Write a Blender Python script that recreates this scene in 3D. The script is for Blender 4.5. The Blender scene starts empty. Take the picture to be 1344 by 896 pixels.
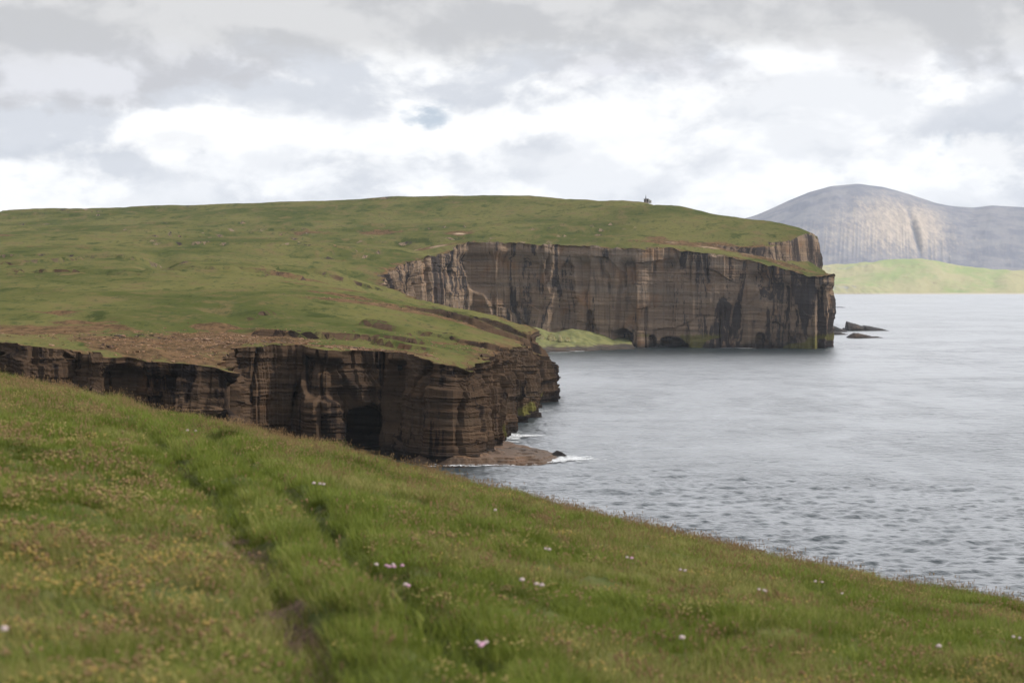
import bpy, bmesh, math, random
import numpy as np
from mathutils import Vector
from mathutils.geometry import delaunay_2d_cdt

S = bpy.context.scene
COL = S.collection
rng = np.random.default_rng(7)
random.seed(7)

# ------------------------------------------------------------------ camera
F = 2600.0                     # focal length in photo pixels (photo 1344 x 896)
CAMZ = 45.0
PITCH = math.atan(76.0 / F)
CP, SP = math.cos(PITCH), math.sin(PITCH)
cd = bpy.data.cameras.new('camera')
cam = bpy.data.objects.new('camera', cd)
COL.objects.link(cam)
cam.location = (0, 0, CAMZ)
cam.rotation_euler = (math.pi / 2 - PITCH, 0, 0)
cd.sensor_width = 36.0
cd.lens = F / 1344.0 * 36.0
cd.clip_start = 0.3
cd.clip_end = 60000
cd.dof.use_dof = True
cd.dof.focus_distance = 420.0
cd.dof.aperture_fstop = 3.6
S.camera = cam

# ------------------------------------------------------------------ exposure, sun, sky
S.view_settings.view_transform = 'Standard'
S.view_settings.look = 'None'
S.view_settings.gamma = 1
S.view_settings.use_curve_mapping = False
S.view_settings.exposure = 0.38
S.cycles.max_bounces = 6
S.cycles.volume_bounces = 2
S.cycles.diffuse_bounces = 3
S.cycles.glossy_bounces = 3
S.cycles.transmission_bounces = 2
S.cycles.use_denoising = True
S.cycles.use_adaptive_sampling = True
S.cycles.adaptive_threshold = 0.005

SUN_AZ, SUN_EL = math.radians(96), math.radians(40)     # azimuth clockwise from +Y
sd = bpy.data.lights.new('sun', 'SUN')
sd.energy = 3.4
sd.angle = math.radians(2)
sd.color = (1.0, 0.91, 0.79)
sun = bpy.data.objects.new('sun', sd)
COL.objects.link(sun)
sdir = Vector((math.sin(SUN_AZ) * math.cos(SUN_EL), math.cos(SUN_AZ) * math.cos(SUN_EL), math.sin(SUN_EL)))
sun.rotation_euler = (-sdir).to_track_quat('-Z', 'Y').to_euler()
sun.location = (300, 0, 400)


class NT:
    """small helper round a node tree"""
    def __init__(self, tree):
        self.t = tree
        self.t.nodes.clear()

    def n(self, typ, **kw):
        nd = self.t.nodes.new(typ)
        ins = kw.pop('ins', {})
        for k, v in kw.items():
            setattr(nd, k, v)
        for k, v in ins.items():
            self.set(nd.inputs[k], v)
        return nd

    def set(self, sock, v):
        if hasattr(v, 'is_output'):
            self.t.links.new(v, sock)
        elif isinstance(v, (tuple, list)) and len(v) == 3 and sock.type == 'RGBA':
            sock.default_value = (*v, 1)
        else:
            sock.default_value = v

    def math(self, op, a, b=0.0, c=None, clamp=False):
        nd = self.n('ShaderNodeMath', operation=op, use_clamp=clamp)
        self.set(nd.inputs[0], a)
        self.set(nd.inputs[1], b)
        if c is not None:
            self.set(nd.inputs[2], c)
        return nd.outputs[0]

    def mix(self, f, a, b, blend='MIX'):
        nd = self.n('ShaderNodeMix', data_type='RGBA', blend_type=blend)
        self.set(nd.inputs[0], f)
        self.set(nd.inputs[6], a)
        self.set(nd.inputs[7], b)
        return nd.outputs[2]

    def ramp(self, v, a, b, c=0.0, d=1.0, smooth=True):
        nd = self.n('ShaderNodeMapRange', interpolation_type='SMOOTHSTEP' if smooth else 'LINEAR')
        for k, x in zip((0, 1, 2, 3, 4), (v, a, b, c, d)):
            self.set(nd.inputs[k], x)
        return nd.outputs[0]

    def noise(self, vec, scale, detail=4, rough=0.55, dist=0.0):
        nd = self.n('ShaderNodeTexNoise')
        self.set(nd.inputs['Vector'], vec)
        nd.inputs['Scale'].default_value = scale
        nd.inputs['Detail'].default_value = detail
        nd.inputs['Roughness'].default_value = rough
        nd.inputs['Distortion'].default_value = dist
        return nd.outputs['Fac']

    def scale(self, vec, s):
        nd = self.n('ShaderNodeVectorMath', operation='MULTIPLY')
        self.set(nd.inputs[0], vec)
        nd.inputs[1].default_value = s
        return nd.outputs[0]


def build_world():
    w = bpy.data.worlds.new('World')
    S.world = w
    w.use_nodes = True
    q = NT(w.node_tree)
    tc = q.n('ShaderNodeTexCoord').outputs['Generated']
    sep = q.n('ShaderNodeSeparateXYZ', ins={0: tc})
    X, Y, Z = sep.outputs
    az = q.math('ARCTAN2', X, Y)
    el = q.math('ARCSINE', Z)
    sky = q.n('ShaderNodeTexSky', sky_type='NISHITA')
    sky.sun_disc = False
    sky.sun_elevation = SUN_EL
    sky.sun_rotation = SUN_AZ
    sky.air_density = 1.0
    sky.dust_density = 2.0
    # cloud noise runs on the sky direction, flattened the way cloud banks look near the horizon
    cv = q.n('ShaderNodeCombineXYZ', ins={0: az, 1: q.math('MULTIPLY', el, 1.75), 2: 0.3}).outputs[0]
    n1 = q.noise(cv, 9.0, 7, 0.56, 0.3)
    n2 = q.noise(cv, 26.0, 6, 0.6, 0.2)
    wob = q.math('ADD', q.math('MULTIPLY', q.math('SUBTRACT', n1, 0.5), 3.6), q.math('MULTIPLY', q.math('SUBTRACT', n2, 0.5), 2.2))

    wa = q.math('MULTIPLY', q.math('SUBTRACT', q.noise(cv, 22.0, 5, 0.6), 0.5), 0.075)
    cv3 = q.n('ShaderNodeCombineXYZ', ins={0: az, 1: q.math('MULTIPLY', el, 1.75), 2: 4.7}).outputs[0]
    we = q.math('MULTIPLY', q.math('SUBTRACT', q.noise(cv3, 22.0, 5, 0.6), 0.5), 0.045)
    azw, elw = q.math('ADD', az, wa), q.math('ADD', el, we)

    def blob(px, py, rx, ry, soft=0.6, k=1.0):
        a0, e0 = math.atan((px - 672) / F), math.atan((372 - py) / F)
        dx = q.math('DIVIDE', q.math('SUBTRACT', azw, a0), rx / F)
        dy = q.math('DIVIDE', q.math('SUBTRACT', elw, e0), ry / F)
        r = q.math('SQRT', q.math('ADD', q.math('MULTIPLY', dx, dx), q.math('MULTIPLY', dy, dy)))
        v = q.math('ADD', q.math('SUBTRACT', 1.0, r), q.math('MULTIPLY', wob, k))
        return q.ramp(v, 0.0, soft)
    # lit tops and shaded bases: the cloud density here against the density a little higher up
    cv2 = q.n('ShaderNodeCombineXYZ', ins={0: q.math('ADD', az, 0.006), 1: q.math('ADD', q.math('MULTIPLY', el, 1.75), 0.026), 2: 0.3}).outputs[0]
    m1 = q.noise(cv, 13.0, 9, 0.56, 0.15)
    m2 = q.noise(cv2, 13.0, 9, 0.56, 0.15)
    relief = q.math('SUBTRACT', m1, m2)
    lit = q.ramp(relief, -0.08, 0.09)
    # brightness of the cloud (times background strength 0.1)
    white = (9.4, 9.45, 9.5)
    pale = (6.0, 6.25, 6.75)
    base = q.mix(lit, pale, white)
    base = q.mix(q.math('MULTIPLY', q.ramp(n1, 0.54, 0.40), 0.55), base, (9.3, 9.35, 9.45))
    # softly shaded banks of cumulus
    for (px, py, rx, ry, s, k) in [
            (60, 205, 130, 26, 0.9, .75), (255, 197, 90, 22, 0.9, .75), (430, 208, 110, 22, 1.0, .5), (395, 150, 60, 45, 1.2, .35),
            (640, 140, 90, 45, 1.0, .4), (700, 190, 130, 24, 1.0, .4), (840, 172, 120, 20, 1.0, .4), (880, 210, 90, 14, 1.0, .4),
            (1080, 195, 130, 26, 1.0, .45), (1310, 195, 75, 45, 0.8, .75), (240, 245, 220, 22, 1.0, .4), (1020, 150, 160, 26, 1.0, .4)]:
        base = q.mix(q.math('MULTIPLY', blob(px, py, rx, ry, s, 0.9), k), base, q.mix(lit, (5.3, 5.6, 6.15), (8.0, 8.05, 8.2)))
    # grey flat-based clouds
    for (px, py, rx, ry, s, c) in [
            (90, 80, 330, 62, 0.6, (5.0, 5.05, 5.35)), (840, 85, 130, 38, 0.8, (5.2, 5.25, 5.6)),
            (960, 105, 150, 40, 0.9, (5.6, 5.65, 5.95)), (1170, 85, 200, 48, 0.9, (5.4, 5.4, 5.6)),
            (1350, 70, 90, 50, 0.8, (5.1, 5.2, 5.5))]:
        base = q.mix(q.math('MULTIPLY', blob(px, py, rx, ry, s, 0.75), 0.95), base, q.mix(lit, c, tuple(x * 1.35 for x in c)))
    # blue holes: here the clear sky shows
    clear = q.mix(1.0, sky.outputs[0], (0.85, 0.95, 1.15), 'MULTIPLY')
    hole = blob(565, 161, 56, 20, 1.0, 0.9)
    hole = q.math('MAXIMUM', hole, q.math('MULTIPLY', blob(1245, 195, 26, 14, 1.0, 0.6), 0.5))
    hole = q.math('MAXIMUM', hole, q.math('MULTIPLY', blob(690, 66, 34, 10, 0.9, 0.6), 0.5))
    base = q.mix(q.math('MULTIPLY', hole, 0.85), base, q.mix(0.7, clear, (4.3, 5.1, 6.2)))
    # the wide stratus deck that begins at the top of the view
    deck_edge = q.math('ADD', el, q.math('MULTIPLY', wob, 0.011))
    deckc = q.mix(lit, (5.0, 5.05, 5.2), (6.3, 6.3, 6.35))
    base = q.mix(q.ramp(deck_edge, 0.106, 0.126), base, deckc)
    # high overhead: broken cloud over clear sky, an added bright patch in front lifts the sea
    up = q.noise(tc, 2.6, 5, 0.55, 0.4)
    over = q.mix(q.ramp(up, 0.38, 0.62), (5.2, 5.4, 5.9), (8.6, 8.6, 8.7))
    front_boost = q.math('MULTIPLY', q.ramp(Y, 0.35, 0.85), q.ramp(el, 0.95, 0.45))
    over = q.mix(front_boost, over, q.mix(q.ramp(up, 0.36, 0.6), (20.0, 20.1, 21.2), (24.0, 24.1, 24.8)))
    base = q.mix(1.0, base, (0.88, 0.88, 0.88), 'MULTIPLY')
    base = q.mix(q.ramp(el, 0.143, 0.172), base, over)
    bg = q.n('ShaderNodeBackground', ins={0: base, 1: 0.1})
    q.n('ShaderNodeOutputWorld', ins={0: bg.outputs[0]})


build_world()


# ------------------------------------------------------------------ helpers
def uv(px, py):
    """direction of a photo pixel as slopes x/y and z/y from the camera"""
    a, b = (px - 672) / F, -(py - 448) / F
    d = b * SP + CP
    return a / d, (b * CP - SP) / d


def P(px, py, Y):
    u, v = uv(px, py)
    return np.array((u * Y, Y, CAMZ + v * Y))


def PW(px, py, z=0.0):
    """point at height z under a pixel"""
    u, v = uv(px, py)
    Y = (z - CAMZ) / v
    return np.array((u * Y, Y, z))


def hsh(ix, iy, iz, seed):
    h = (ix.astype(np.int64) * 374761393 + iy.astype(np.int64) * 668265263 + iz.astype(np.int64) * 2147483647 + seed * 1274126177)
    h = (h ^ (h >> 13)) * 1274126177
    h = (h ^ (h >> 16)) & 0xFFFFFF
    return h / float(0xFFFFFF)


def vn(x, y=0.0, z=0.0, seed=0):
    """value noise 0..1"""
    x, y, z = np.broadcast_arrays(np.asarray(x, float), np.asarray(y, float), np.asarray(z, float))
    fx, fy, fz = np.floor(x), np.floor(y), np.floor(z)
    tx, ty, tz = x - fx, y - fy, z - fz
    tx, ty, tz = (t * t * (3 - 2 * t) for t in (tx, ty, tz))
    ix, iy, iz = fx.astype(np.int64), fy.astype(np.int64), fz.astype(np.int64)
    r = 0
    for a in (0, 1):
        for b in (0, 1):
            for c in (0, 1):
                w = (tx if a else 1 - tx) * (ty if b else 1 - ty) * (tz if c else 1 - tz)
                r = r + w * hsh(ix + a, iy + b, iz + c, seed)
    return r


def fbm(x, y=0.0, z=0.0, oct=4, seed=0, gain=0.5):
    s, a, t = 0.0, 1.0, 0.0
    for o in range(oct):
        k = 2.03 ** o
        s = s + a * vn(np.asarray(x) * k, np.asarray(y) * k, np.asarray(z) * k, seed + o * 17)
        t += a
        a *= gain
    return s / t


def sstep(a, b, x):
    t = np.clip((np.asarray(x, float) - a) / (b - a), 0, 1)
    return t * t * (3 - 2 * t)


def tag(o, label, cat, group=None, kind=None):
    o['label'] = label
    o['category'] = cat
    if group:
        o['group'] = group
    if kind:
        o['kind'] = kind
    return o


def mesh_obj(name, verts, faces, mats, smooth=True, parent=None, attrs=None, mat_idx=None):
    """verts (n,3) array, faces: an (m,3|4) array or a list of faces"""
    me = bpy.data.meshes.new(name)
    v = np.asarray(verts, np.float32)
    if isinstance(faces, np.ndarray):
        m, k = faces.shape
        me.vertices.add(len(v))
        me.vertices.foreach_set('co', v.ravel())
        me.loops.add(m * k)
        me.loops.foreach_set('vertex_index', faces.astype(np.int32).ravel())
        me.polygons.add(m)
        me.polygons.foreach_set('loop_start', np.arange(0, m * k, k, dtype=np.int32))
        me.polygons.foreach_set('loop_total', np.full(m, k, np.int32))
        me.update(calc_edges=True)
    else:
        me.from_pydata([tuple(map(float, p)) for p in v], [], faces)
    me.validate()
    for mt in (mats if isinstance(mats, (list, tuple)) else [mats]):
        me.materials.append(mt)
    if mat_idx is not None:
        me.polygons.foreach_set('material_index', np.asarray(mat_idx, np.int32))
    me.polygons.foreach_set('use_smooth', np.full(len(me.polygons), bool(smooth)))
    for k, a in (attrs or {}).items():
        at = me.attributes.new(k, 'FLOAT', 'POINT')
        at.data.foreach_set('value', np.asarray(a, np.float32))
    me.update()
    o = bpy.data.objects.new(name, me)
    COL.objects.link(o)
    if parent:
        o.parent = parent
    return o


def grid_faces(nr, nc, off=0):
    i = np.arange(nr - 1)[:, None] * nc + np.arange(nc - 1)[None, :]
    return (np.stack([i, i + 1, i + nc + 1, i + nc], -1).reshape(-1, 4) + off)


def material(name):
    m = bpy.data.materials.new(name)
    m.use_nodes = True
    return m, NT(m.node_tree)


def out(q, shader):
    q.n('ShaderNodeOutputMaterial', ins={0: shader})


# ------------------------------------------------------------------ materials
def rock_nodes(q, pos, near):
    """bedded sandstone: thin beds, joint stains, dark wet foot. near: 1 fine beds, 0 coarse"""
    sep = q.n('ShaderNodeSeparateXYZ', ins={0: pos})
    warp = q.math('MULTIPLY', q.math('SUBTRACT', q.noise(pos, 0.03, 3), 0.5), 5.0)
    zz = q.math('ADD', sep.outputs[2], warp)
    zt = q.math('ADD', zz, q.math('MULTIPLY', sep.outputs[0], 0.03))
    bv = q.n('ShaderNodeCombineXYZ', ins={0: q.math('MULTIPLY', sep.outputs[0], 0.03), 1: q.math('MULTIPLY', sep.outputs[1], 0.03), 2: zt}).outputs[0]
    beds = q.noise(bv, 0.42, 8, 0.74)
    beds2 = q.noise(bv, 0.17, 3, 0.6)
    streak_v = q.scale(pos, (0.16, 0.16, 0.014))
    streak = q.noise(streak_v, 1.0, 5, 0.62, 0.6)
    blot = q.noise(pos, 0.05, 5, 0.6)
    fine = q.noise(pos, 0.9, 5, 0.65)
    c = q.mix(q.ramp(beds, 0.36, 0.64), (0.110, 0.080, 0.058), (0.255, 0.185, 0.132))
    patchy = q.noise(q.scale(pos, (0.05, 0.05, 0.16)), 1.0, 4, 0.6)
    c = q.mix(q.math('MULTIPLY', q.ramp(patchy, 0.42, 0.62), 0.75), c, (0.165, 0.120, 0.088))
    c = q.mix(q.math('MULTIPLY', q.ramp(beds2, 0.45, 0.7), 0.55), c, (0.17, 0.145, 0.12))
    c = q.mix(q.math('MULTIPLY', q.ramp(blot, 0.52, 0.72), 0.6), c, (0.20, 0.105, 0.05))      # rusty patches
    seep_shade = q.noise(q.scale(pos, (0.075, 0.075, 0.012)), 1.0, 6, 0.68, 0.8)
    edge_ = q.noise(q.scale(pos, (0.5, 0.5, 0.25)), 1.0, 4, 0.7)
    seep_shade = q.math('ADD', seep_shade, q.math('MULTIPLY', q.math('SUBTRACT', edge_, 0.5), 0.16))
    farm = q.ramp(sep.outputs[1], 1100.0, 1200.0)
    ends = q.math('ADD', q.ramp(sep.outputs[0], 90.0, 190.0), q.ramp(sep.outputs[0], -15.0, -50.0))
    seep_shade = q.math('ADD', seep_shade, q.math('MULTIPLY', q.math('MULTIPLY', farm, ends), 0.07))       # far wall darkened towards both ends, the inner one as painted shade
    c = q.mix(q.math('MULTIPLY', q.ramp(streak, 0.54, 0.68), 0.55), c, (0.035, 0.032, 0.033))
    c = q.mix(q.math('MULTIPLY', q.ramp(seep_shade, 0.545, 0.60), 0.85), c, (0.022, 0.021, 0.025))     # dark seepage, with the darkened wall ends
    c = q.mix(q.math('MULTIPLY', q.ramp(fine, 0.5, 0.8), 0.35), c, (0.05, 0.04, 0.034))
    c = q.mix(q.ramp(sep.outputs[1], 1150.0, 950.0), c, q.mix(1.0, c, (0.36, 0.33, 0.305), 'MULTIPLY'))   # the near beds are drawn darker
    wet = q.ramp(q.math('ADD', sep.outputs[2], q.math('MULTIPLY', q.math('SUBTRACT', blot, 0.5), 8)), 5.5, 1.0)
    c = q.mix(q.math('MULTIPLY', wet, 0.85), c, (0.018, 0.016, 0.016))
    hgt = q.math('ADD', q.math('MULTIPLY', beds, 1.0), q.math('ADD', q.math('MULTIPLY', fine, 0.5), q.math('MULTIPLY', streak, 0.6)))
    return c, hgt


def turf_nodes(q, pos):
    a = q.noise(q.scale(pos, (1, 0.6, 1)), 0.012, 5, 0.6, 0.5)
    b = q.noise(q.scale(pos, (1, 0.45, 1)), 0.07, 6, 0.66, 0.4)
    c3 = q.noise(q.scale(pos, (1, 0.5, 1)), 0.30, 7, 0.78)
    c = q.mix(q.ramp(a, 0.36, 0.62), (0.057, 0.066, 0.021), (0.104, 0.100, 0.037))
    c = q.mix(q.math('MULTIPLY', q.ramp(b, 0.50, 0.66), 0.85), c, (0.112, 0.088, 0.042))
    c = q.mix(q.math('MULTIPLY', q.ramp(b, 0.46, 0.34), 0.85), c, (0.032, 0.044, 0.013))
    c = q.mix(q.math('MULTIPLY', q.ramp(c3, 0.53, 0.62), 0.75), c, (0.036, 0.048, 0.020))
    hgt = q.math('ADD', q.math('MULTIPLY', b, 1.0), q.math('MULTIPLY', c3, 0.25))
    return c, hgt, b, c3


def make_land():
    m, q = material('land_turf_and_rock')
    g = q.n('ShaderNodeNewGeometry')
    pos = g.outputs['Position']
    nz = q.math('ABSOLUTE', q.n('ShaderNodeSeparateXYZ', ins={0: g.outputs['True Normal']}).outputs[2])
    earth = q.n('ShaderNodeAttribute', attribute_name='earth').outputs['Fac']
    moss = q.n('ShaderNodeAttribute', attribute_name='moss').outputs['Fac']
    tc, th, tb, tf = turf_nodes(q, pos)
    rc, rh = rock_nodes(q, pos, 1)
    mid = q.noise(q.scale(pos, (0.7, 0.4, 1)), 0.16, 6, 0.72, 0.3)
    e = q.math('ADD', earth, q.math('MULTIPLY', q.math('SUBTRACT', mid, 0.5), 2.1))
    ef = q.ramp(e, 0.40, 0.62)
    ecol = q.mix(q.ramp(tf, 0.36, 0.66), (0.045, 0.029, 0.018), (0.150, 0.090, 0.052))
    ecol = q.mix(q.ramp(earth, 1.15, 1.6), ecol, (0.40, 0.31, 0.23))
    cap = q.mix(q.math('MULTIPLY', ef, 0.9), tc, ecol)
    rockf = q.ramp(q.math('ADD', nz, q.math('MULTIPLY', q.math('SUBTRACT', mid, 0.5), 0.25)), 0.74, 0.56)
    rc = q.mix(q.math('MULTIPLY', q.ramp(q.math('ADD', moss, q.math('MULTIPLY', q.math('SUBTRACT', tf, 0.5), 1.2)), 0.4, 0.8), 0.8), rc, (0.11, 0.105, 0.03))
    cliff = q.n('ShaderNodeAttribute', attribute_name='cliff').outputs['Fac']
    rockf = q.math('MAXIMUM', rockf, q.math('MULTIPLY', cliff, q.ramp(nz, 0.995, 0.93)))
    rockf = q.math('MAXIMUM', rockf, q.ramp(q.math('ADD', cliff, q.math('MULTIPLY', mid, 0.3)), 0.9, 1.0))
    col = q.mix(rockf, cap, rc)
    h = q.math('ADD', q.math('MULTIPLY', q.math('SUBTRACT', 1.0, rockf), q.math('MULTIPLY', th, 1.5)), q.math('MULTIPLY', rockf, rh))
    bump = q.n('ShaderNodeBump', ins={'Strength': 0.7, 'Distance': 0.8, 'Height': h})
    b = q.n('ShaderNodeBsdfPrincipled', ins={'Base Color': col, 'Roughness': 0.95, 'Normal': bump.outputs[0]})
    b.inputs['Specular IOR Level'].default_value = 0.0
    out(q, b.outputs[0])
    return m


M_LAND = make_land()


def make_rock(name, tint=(1, 1, 1), dark=1.0, wetspec=0.3):
    m, q = material(name)
    g = q.n('ShaderNodeNewGeometry')
    pos = g.outputs['Position']
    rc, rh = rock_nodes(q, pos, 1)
    rc = q.mix(1.0, rc, tuple(t * dark for t in tint), 'MULTIPLY')
    bump = q.n('ShaderNodeBump', ins={'Strength': 0.7, 'Distance': 0.5, 'Height': rh})
    b = q.n('ShaderNodeBsdfPrincipled', ins={'Base Color': rc, 'Roughness': 0.8, 'Normal': bump.outputs[0]})
    b.inputs['Specular IOR Level'].default_value = wetspec
    out(q, b.outputs[0])
    return m


# ------------------------------------------------------------------ the headlands (one coast, one sheet of land)
EDGE = [  # cliff-top edge: photo pixel and distance
    (-900, 430, 400), (-200, 436, 432), (-60, 443, 446), (0, 447, 450), (36, 453, 440), (67, 459, 448), (90, 461, 462), (112, 463, 446), (167, 471, 450),
    (255, 479, 448), (306, 488, 447), (309, 478, 478), (296, 457, 503), (330, 455, 500), (391, 452, 505), (430, 458, 503), (451, 460, 507), (490, 461, 514),
    (510, 462, 514), (548, 469, 503), (585, 478, 498), (617, 489, 503), (622, 480, 522), (634, 474, 532), (641, 470, 560), (655, 462, 600), (668, 458, 640),
    (685, 455, 680), (697, 452, 715), (710, 464, 742), (722, 478, 785), (718, 474, 805), (704, 436, 832), (690, 428, 845), (650, 415, 885), (600, 405, 925), (550, 393, 985),
    (515, 379, 1050), (500, 373, 1110), (502, 362, 1160), (517, 354, 1200), (534, 345, 1250), (552, 342, 1275), (563, 338, 1310), (588, 333, 1345), (606, 321, 1385), (622, 318, 1398),
    (651, 318, 1392), (694, 320, 1400), (715, 321, 1394), (740, 322, 1403), (775, 323, 1396), (800, 325, 1398), (835, 326, 1390), (878, 326, 1392), (899, 331, 1386),
    (947, 335, 1378), (988, 343, 1380), (1010, 348, 1372), (1033, 353, 1373), (1055, 360, 1366), (1078, 363.5, 1362), (1092, 360, 1368), (1094, 362, 1385), (1092, 363, 1415), (1086, 359, 1442), (1077, 354, 1454), (1074, 318, 1463), (1074, 313, 1475), (1073, 312, 1520), (1068, 311, 1600)]
IX = {e[:2]: i for i, e in enumerate(EDGE)}
ctl = [P(*e) for e in EDGE]
ctl += [np.array(p, float) for p in [(225, 1800, 80), (190, 2100, 75), (150, 2600, 50), (-200, 3400, 40), (-1800, 3600, 40), (-2300, 2000, 60), (-1500, 420, 30)]]
ctl = np.array(ctl)
NVIS = len(EDGE)


def resample_coast():
    pts, cid = [], []
    n = len(ctl)
    for i in range(n):
        a, b = ctl[i], ctl[(i + 1) % n]
        L = np.linalg.norm((b - a)[:2])
        Y = 0.5 * (a[1] + b[1])
        if i == 0:
            sp = 6.0
        elif i < NVIS - 1:
            sp = 0.00075 * Y
            if IX[(718, 474)] <= i < IX[(515, 379)]:
                sp = 2.5
        else:
            sp = 25.0
        k = max(2, int(L / sp))
        for j in range(k):
            t = j / k
            pts.append(a * (1 - t) + b * t)
            cid.append(i + t)
    return np.array(pts), np.array(cid)


C, CID = resample_coast()
NC = len(C)
dseg = np.linalg.norm(np.diff(np.vstack([C, C[:1]])[:, :2], axis=0), axis=1)
SARC = np.concatenate([[0], np.cumsum(dseg)[:-1]])
tang = np.roll(C, -1, 0)[:, :2] - np.roll(C, 1, 0)[:, :2]
# smooth tangents
for _ in range(14):
    tang = (np.roll(tang, 1, 0) + 2 * tang + np.roll(tang, -1, 0)) / 4
tang /= np.linalg.norm(tang, axis=1)[:, None]
NRM = np.stack([tang[:, 1], -tang[:, 0]], 1)     # polygon order left->right seen from the sea: outward is to the right of travel
FARM = sstep(1150, 1300, C[:, 1])                # 0 near cliffs, 1 far cliffs
vis = (CID > 1) & (CID < NVIS - 1)
# jagged edge: joint blocks
blk = np.floor(vn(SARC / 9.0, seed=3) * 6) / 6
blk2 = np.floor(vn(SARC / 3.2, seed=5) * 5) / 5
blkF = np.floor(vn(SARC / 22.0, seed=13) * 6) / 6
jag = (1 - FARM) * ((blk - 0.5) * 6.5 + (blk2 - 0.5) * 2.2) + FARM * ((blkF - 0.5) * 6.5 + (blk - 0.5) * 2.0 + (blk2 - 0.5) * 1.0)
jag = np.where(vis, jag, 0)
C[:, :2] += NRM * jag[:, None]
C[:, 2] += np.where(vis, (fbm(SARC / 5.0, oct=3, seed=8) - 0.5) * (1.3 + 1.5 * FARM), 0)

# terraces: scarps inside the land (line of px,py,Y ; height profile along the line ; fall width)
def terr(line, hs, width, reach):
    pts = np.array([P(*p) for p in line])[:, :2]
    return pts, np.array(hs, float), width, reach


TERR = [
    terr([(915, 318, 1432), (985, 330, 1416), (1010, 338, 1416), (1036, 344, 1425), (1052, 349, 1440), (1074, 353, 1456), (1100, 353, 1464)],
         [0, 4.5, 8, 14, 18, 22, 22], 2.2, 150),
    terr([(470, 408, 735), (520, 413, 748), (560, 418, 752), (620, 428, 750), (690, 438, 765), (705, 438, 775)], [0, 1.0, 2.2, 3.6, 5.0, 5.0], 1.6, 70),
    terr([(590, 402, 850), (620, 410, 838), (660, 417, 832), (692, 428, 822), (700, 430, 825)], [0, 1.8, 3.2, 3.6, 3.6], 1.6, 60),
    terr([(575, 440, 640), (600, 443, 628), (640, 452, 618), (665, 456, 622)], [0, 1.2, 2.6, 3.0], 1.3, 50),
]


def seg_dist(xy, pts):
    """distance, parameter and side of the nearest point on a polyline"""
    bd = np.full(len(xy), 1e9)
    bt = np.zeros(len(xy))
    bs = np.zeros(len(xy))
    for i in range(len(pts) - 1):
        a, b = pts[i], pts[i + 1]
        d = b - a
        L2 = (d * d).sum()
        t = np.clip(((xy - a) @ d) / L2, 0, 1)
        q_ = a + t[:, None] * d
        r = xy - q_
        dd = np.sqrt((r * r).sum(1))
        side = np.sign(d[0] * (xy[:, 1] - a[1]) - d[1] * (xy[:, 0] - a[0]))
        u = dd < bd
        bd[u] = dd[u]
        bt[u] = i + t[u]
        bs[u] = side[u]
    return bd, bt, bs


def steps(xy):
    z = np.zeros(len(xy))
    for k, (pts, hs, w, reach) in enumerate(TERR):
        m = (xy[:, 0] > pts[:, 0].min() - reach - 5) & (xy[:, 0] < pts[:, 0].max() + reach + 5) & (xy[:, 1] > pts[:, 1].min() - reach - 5) & (xy[:, 1] < pts[:, 1].max() + reach + 5)
        if not m.any():
            continue
        d, t, s = seg_dist(xy[m], pts)
        h = np.interp(xy[m, 0], pts[:, 0], hs)
        wob = (fbm(xy[m, 0] / 6, xy[m, 1] / 6, oct=3, seed=31 + k) - 0.5) * w * 2.0
        sd_ = d * s + wob
        z[m] += h * sstep(0, w, sd_) * (1 - sstep(reach * 0.25, reach, d))
    return z


HC = [  # control points of the hill and the near plateau
    (0, 440, 520), (0, 400, 650), (0, 375, 780), (0, 345, 1000), (0, 315, 1350), (0, 295, 1750), (0, 281.0, 2200),
    (-250, 436, 520), (-250, 375, 780), (-250, 345, 1000), (-250, 315, 1350), (-250, 284, 2200), (70, 279, 2180),
    (150, 455, 480), (150, 440, 525), (150, 400, 650), (150, 375, 790), (150, 345, 1010), (150, 315, 1340), (130, 276.5, 2170), (215, 275, 2150),
    (300, 446, 530), (300, 430, 570), (300, 400, 660), (300, 375, 800), (300, 350, 980), (300, 320, 1280), (300, 295, 1650), (300, 271, 2110), (340, 269, 2090),
    (400, 440, 545), (400, 420, 610), (400, 400, 690), (400, 375, 860), (400, 350, 1030), (400, 320, 1290), (400, 290, 1690), (418, 265, 2050),
    (500, 452, 545), (500, 430, 620), (500, 410, 715), (500, 398, 800), (500, 385, 920), (480, 350, 1190), (500, 325, 1400), (500, 295, 1680), (500, 262.5, 2020),
    (585, 468, 525), (600, 450, 590), (600, 440, 640), (600, 420, 740), (600, 411, 850),
    (540, 325, 1430), (560, 300, 1600), (580, 280, 1780), (580, 260.8, 2000), (640, 260.8, 1970), (640, 300, 1540), (700, 300, 1550), (700, 280, 1740), (700, 261.5, 1930),
    (780, 262.7, 1850), (800, 305, 1510), (800, 285, 1640), (848, 265, 1770), (900, 305, 1490), (900, 285, 1590), (900, 271.3, 1690),
    (970, 306, 1475), (970, 285.3, 1590), (1030, 347, 1402), (1030, 318, 1428), (1027, 295.5, 1530), (1000, 290, 1560), (1055, 305, 1470), (1068, 311, 1465), (1063, 355, 1412), (1078, 357, 1420)]
HP = [P(*h) for h in HC]
# the ground falls away behind the skyline
HP += [np.array(p, float) for p in [(-560, 2500, 118), (-300, 2450, 112), (-80, 2350, 112), (100, 2200, 96), (150, 2000, 85), (-900, 2300, 105), (-1500, 2300, 90), (-1500, 900, 50), (-1200, 1500, 85),
                                     (-600, 3200, 60), (200, 1750, 80), (-1000, 520, 33)]]
HP = np.array(HP)
cs = np.array([p for p in ctl])
CTRL = np.vstack([HP, cs])
zc = CTRL[:, 2] - steps(CTRL[:, :2])


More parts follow.
